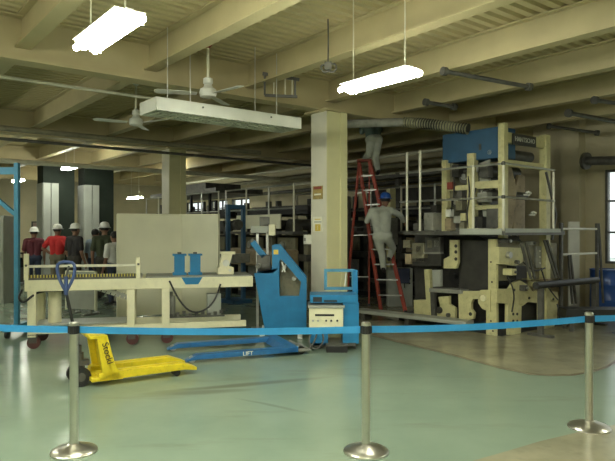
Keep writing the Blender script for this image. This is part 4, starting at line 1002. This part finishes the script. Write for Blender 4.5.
for i in range(9):
    y = .3+i*.45; b = MB(); b.bb(-.3+.08*(i % 3), -.24+.08*(i % 3), y, y+.06, 0.2, 2.4+.25*(i % 2)); b.build('upright', 'black', u3)
b = MB(); b.bb(-.35, 1.1, .2, 4.2, 2.6, 2.72); b.bb(-.2, .9, 1, 3, 2.72, 2.9); b.build('top_frame', 'darksteel', u3)
# dark blue-grey hoist between
p = at(228, 240, 13.4)
t = thing('paper_hoist', 'dark blue grey hoist frame right of the white boards', 'hoist', (p.x, p.y, 0), TH)
for x in (0, .4):
    b = MB(); b.bb(x-.04, x+.04, -.04, .04, 0, 2.2); b.build('post', 'bluedk', t)
b = MB(); b.bb(0, .4, -.03, .03, 2.1, 2.2); b.build('cross_beam', 'bluedk', t); b = MB(); b.bb(-.05, .45, -.3, .3, 0, .08); b.build('base_beam', 'bluedk', t)
b = MB(); b.bb(-.02, .42, -.25, .05, .9, 1.1); b.build('carriage', 'greymach', t)
b = MB(); b.cyl((.2, -.12, 1.75), (.2, 0, 1.75), .12, seg=20); b.build('pulley', 'darksteel', t, smooth=True)

# a darker row of machinery against the side wall, trays above it
u4 = unit(3.2, 9.0, 'dark printing press unit along the side wall behind the ladder', 'darksteel', seed=9)
u4.location = C0 + AX*1.9 + BX*2.3
for i in range(7):
    y = .3+i*.75; b = MB(); b.bb(.1+.1*(i % 2), .22+.1*(i % 2), y, y+.1, 1.5, 3.0-.25*(i % 3)); b.build('upright', ['darksteel', 'olive', 'black'][i % 3], u4)
b = MB(); b.bb(.1, .5, .1, 3.5, 2.3, 2.6); b.build('hood', 'pit', u4); b = MB(); b.bb(-.1, .3, .2, 4.4, 2.85, 2.93); b.build('top_frame', 'darksteel', u4)
for k, (b0, z, r, m_) in enumerate(((4.9, 3.05, .05, 'rail'), (5.2, 3.3, .07, 'olive'), (4.5, 3.45, .035, 'rail'), (5.5, 2.9, .06, 'darksteel'))):
    pipe([G(.6, b0, z), G(15, b0, z)], r, m_, ['pale pipe running along the side wall over the dark machinery', 'olive pipe running highest along the side wall', 'thin pale pipe running above the ladder towards the far wall', 'dark pipe lowest along the side wall'][k])
t = thing('cream_upright', 'cream machine upright standing beside the climber on the ladder', 'upright', at(391, 300, 13.4)*1, TH)
t.location.z = 0
b = MB(); b.bb(-.09, .09, -.06, .06, .1, 2.55); b.build('mast', 'press', t, bevel=.006); b = MB(); b.bb(-.2, .2, -.2, .2, 0, .1); b.build('base', 'darksteel', t); b = MB(); b.bb(-.12, .12, -.09, -.05, 1.3, 1.9); b.build('panel', 'greymach', t)

# ================================================================== SIGNS ON THE COLUMN
cw = .2; face = -cw-.012
def csign(a0, a1, z0, z1, label, base, art):
    t = thing('wall_sign', label, 'sign', P0, TH)
    b = MB(); b.bb(face-.008, face, a0, a1, z0, z1); b.build('plate', base, t)
    for (u0, u1, v0, v1, m) in art:
        q = MB(); q.bb(face-.011, face-.007, a0+(a1-a0)*u0, a0+(a1-a0)*u1, z0+(z1-z0)*v0, z0+(z1-z0)*v1); q.build('sign_mark', m, t)
csign(-.11, .13, 2.12, 2.33, 'brass coloured upper sign on the cream column', 'ochre', [(.15, .85, .3, .42, 'paper'), (.1, .9, .75, .95, 'redmark')])
csign(-.11, .13, 1.60, 1.84, 'white and yellow lower sign on the cream column', 'paper', [(.2, .75, .05, .5, 'yel'), (.42, .55, .12, .42, 'paper'), (.1, .85, .62, .68, 'greymach'), (.2, .8, .8, .86, 'yel')])
t = thing('switch_box', 'small white box mounted low on the side of the cream column', 'switch box', P0, TH)
b = MB(); b.bb(-.32, face, .17, .25, 1.4, 1.55); b.build('box_body', 'white', t, bevel=.005); b = MB(); b.bb(-.325, -.318, .19, .23, 1.45, 1.5); b.build('switch', 'greymach', t)

# ================================================================== RIGHT SIDE
p = at(606, 290, 11.45)
t = thing('oil_drum', 'blue steel drum below the tall window', 'drum', (p.x, p.y, 0))
b = MB(); b.lathe([(.285, 0), (.295, .01), (.285, .03), (.285, .29), (.297, .305), (.285, .32), (.285, .58), (.297, .595), (.285, .61), (.285, .86), (.295, .875), (.292, .885), (.275, .885), (.275, .87)], seg=36); b.build('shell', 'drum', t, smooth=True)
b = MB(); b.cyl((.15, -.1, .87), (.15, -.1, .895), .035); b.build('bung', 'steel', t)
p = at(600, 320, 9.55)
t = thing('roller_bench', 'low black bench with legs under the white rails at right', 'bench', (p.x, p.y, 0), -.05)
b = MB(); b.bb(-.52, .6, 0, .4, .2, .36); b.build('bench_top', 'black', t, bevel=.006)
for x in (-.45, .5):
    for y in (.03, .33): b = MB(); b.bb(x, x+.05, y, y+.05, 0, .2); b.build('leg', 'darksteel', t)
q0 = at(527, 284, 8.9); q1 = at(597, 284, 10.4)
t = thing('delivery_beam', 'long black roller beam on legs reaching right from the press', 'beam', (q0.x, q0.y, 0), math.atan2((q1-q0).y, (q1-q0).x))
L = (Vector((q1.x, q1.y, 0))-Vector((q0.x, q0.y, 0))).length
b = MB(); b.cyl((.25, 0, .79), (L, 0, .76), .055, seg=18); b.build('roller', 'black', t, smooth=True)
for x in (.4, L-.1):
    b = MB(); b.bb(x-.03, x+.03, -.04, .04, 0, .74); b.build('leg', 'darksteel', t); b = MB(); b.bb(x-.04, x+.04, -.2, .2, 0, .04); b.build('foot', 'darksteel', t)
r0 = at(561, 300, 10.2); r1 = at(597, 300, 10.9)
t = thing('rail_frame', 'dark framed guard with two white rails beside the blue drum', 'guard rail', (r0.x, r0.y, 0), math.atan2((r1-r0).y, (r1-r0).x))
L = math.hypot(r1.x-r0.x, r1.y-r0.y)
for z in (at(0, 229, 10.5).z, at(0, 254, 10.5).z): b = MB(); b.cyl((0, 0, z), (L, 0, z), .02, seg=10); b.build('white_rail', 'white', t, smooth=True)
for x in (0, L): b = MB(); b.bb(x-.025, x+.025, -.025, .025, 0, 1.75); b.build('post', 'darksteel', t); b = MB(); b.bb(x-.04, x+.04, -.15, .15, 0, .04); b.build('foot', 'darksteel', t)
b = MB(); b.bar((L+.02, -.02, 1.75), (L+.12, -.05, .3), .03); b.build('brace', 'darksteel', t)
b = MB(); b.bar((.25, -.02, 1.2), (.42, -.03, .35), .035); b.bar((.2, -.02, 1.2), (.3, -.03, .35), .03); b.build('brace', 'darksteel', t)
p = at(574, 280, 12.2)
t = thing('white_panel', 'tall narrow white panel standing against the side wall', 'panel', (p.x, p.y, 0), -.1)
b = MB(); b.bb(-.11, .11, 0, .04, .02, 1.8); b.build('sheet', 'white', t, bevel=.005); b = MB(); b.bb(-.12, .12, -.08, .12, 0, .03); b.build('foot', 'darksteel', t)

# ================================================================== CAMERA, WORLD, VIEW
w = bpy.data.worlds.new('daylight'); scene.world = w; w.use_nodes = True
bg = w.node_tree.nodes['Background']; bg.inputs['Color'].default_value = (.93, .97, 1, 1); bg.inputs['Strength'].default_value = 1.5
cam = bpy.data.cameras.new('camera'); co = bpy.data.objects.new('camera', cam); COL.objects.link(co)
cam.sensor_width = 36; cam.lens = 36*F/615; co.location = (0, 0, CH); co.rotation_euler = (PI/2, 0, 0)
scene.camera = co
vs = scene.view_settings; vs.view_transform = 'Standard'; vs.look = 'None'; vs.gamma = 1; vs.exposure = .3; vs.use_curve_mapping = False
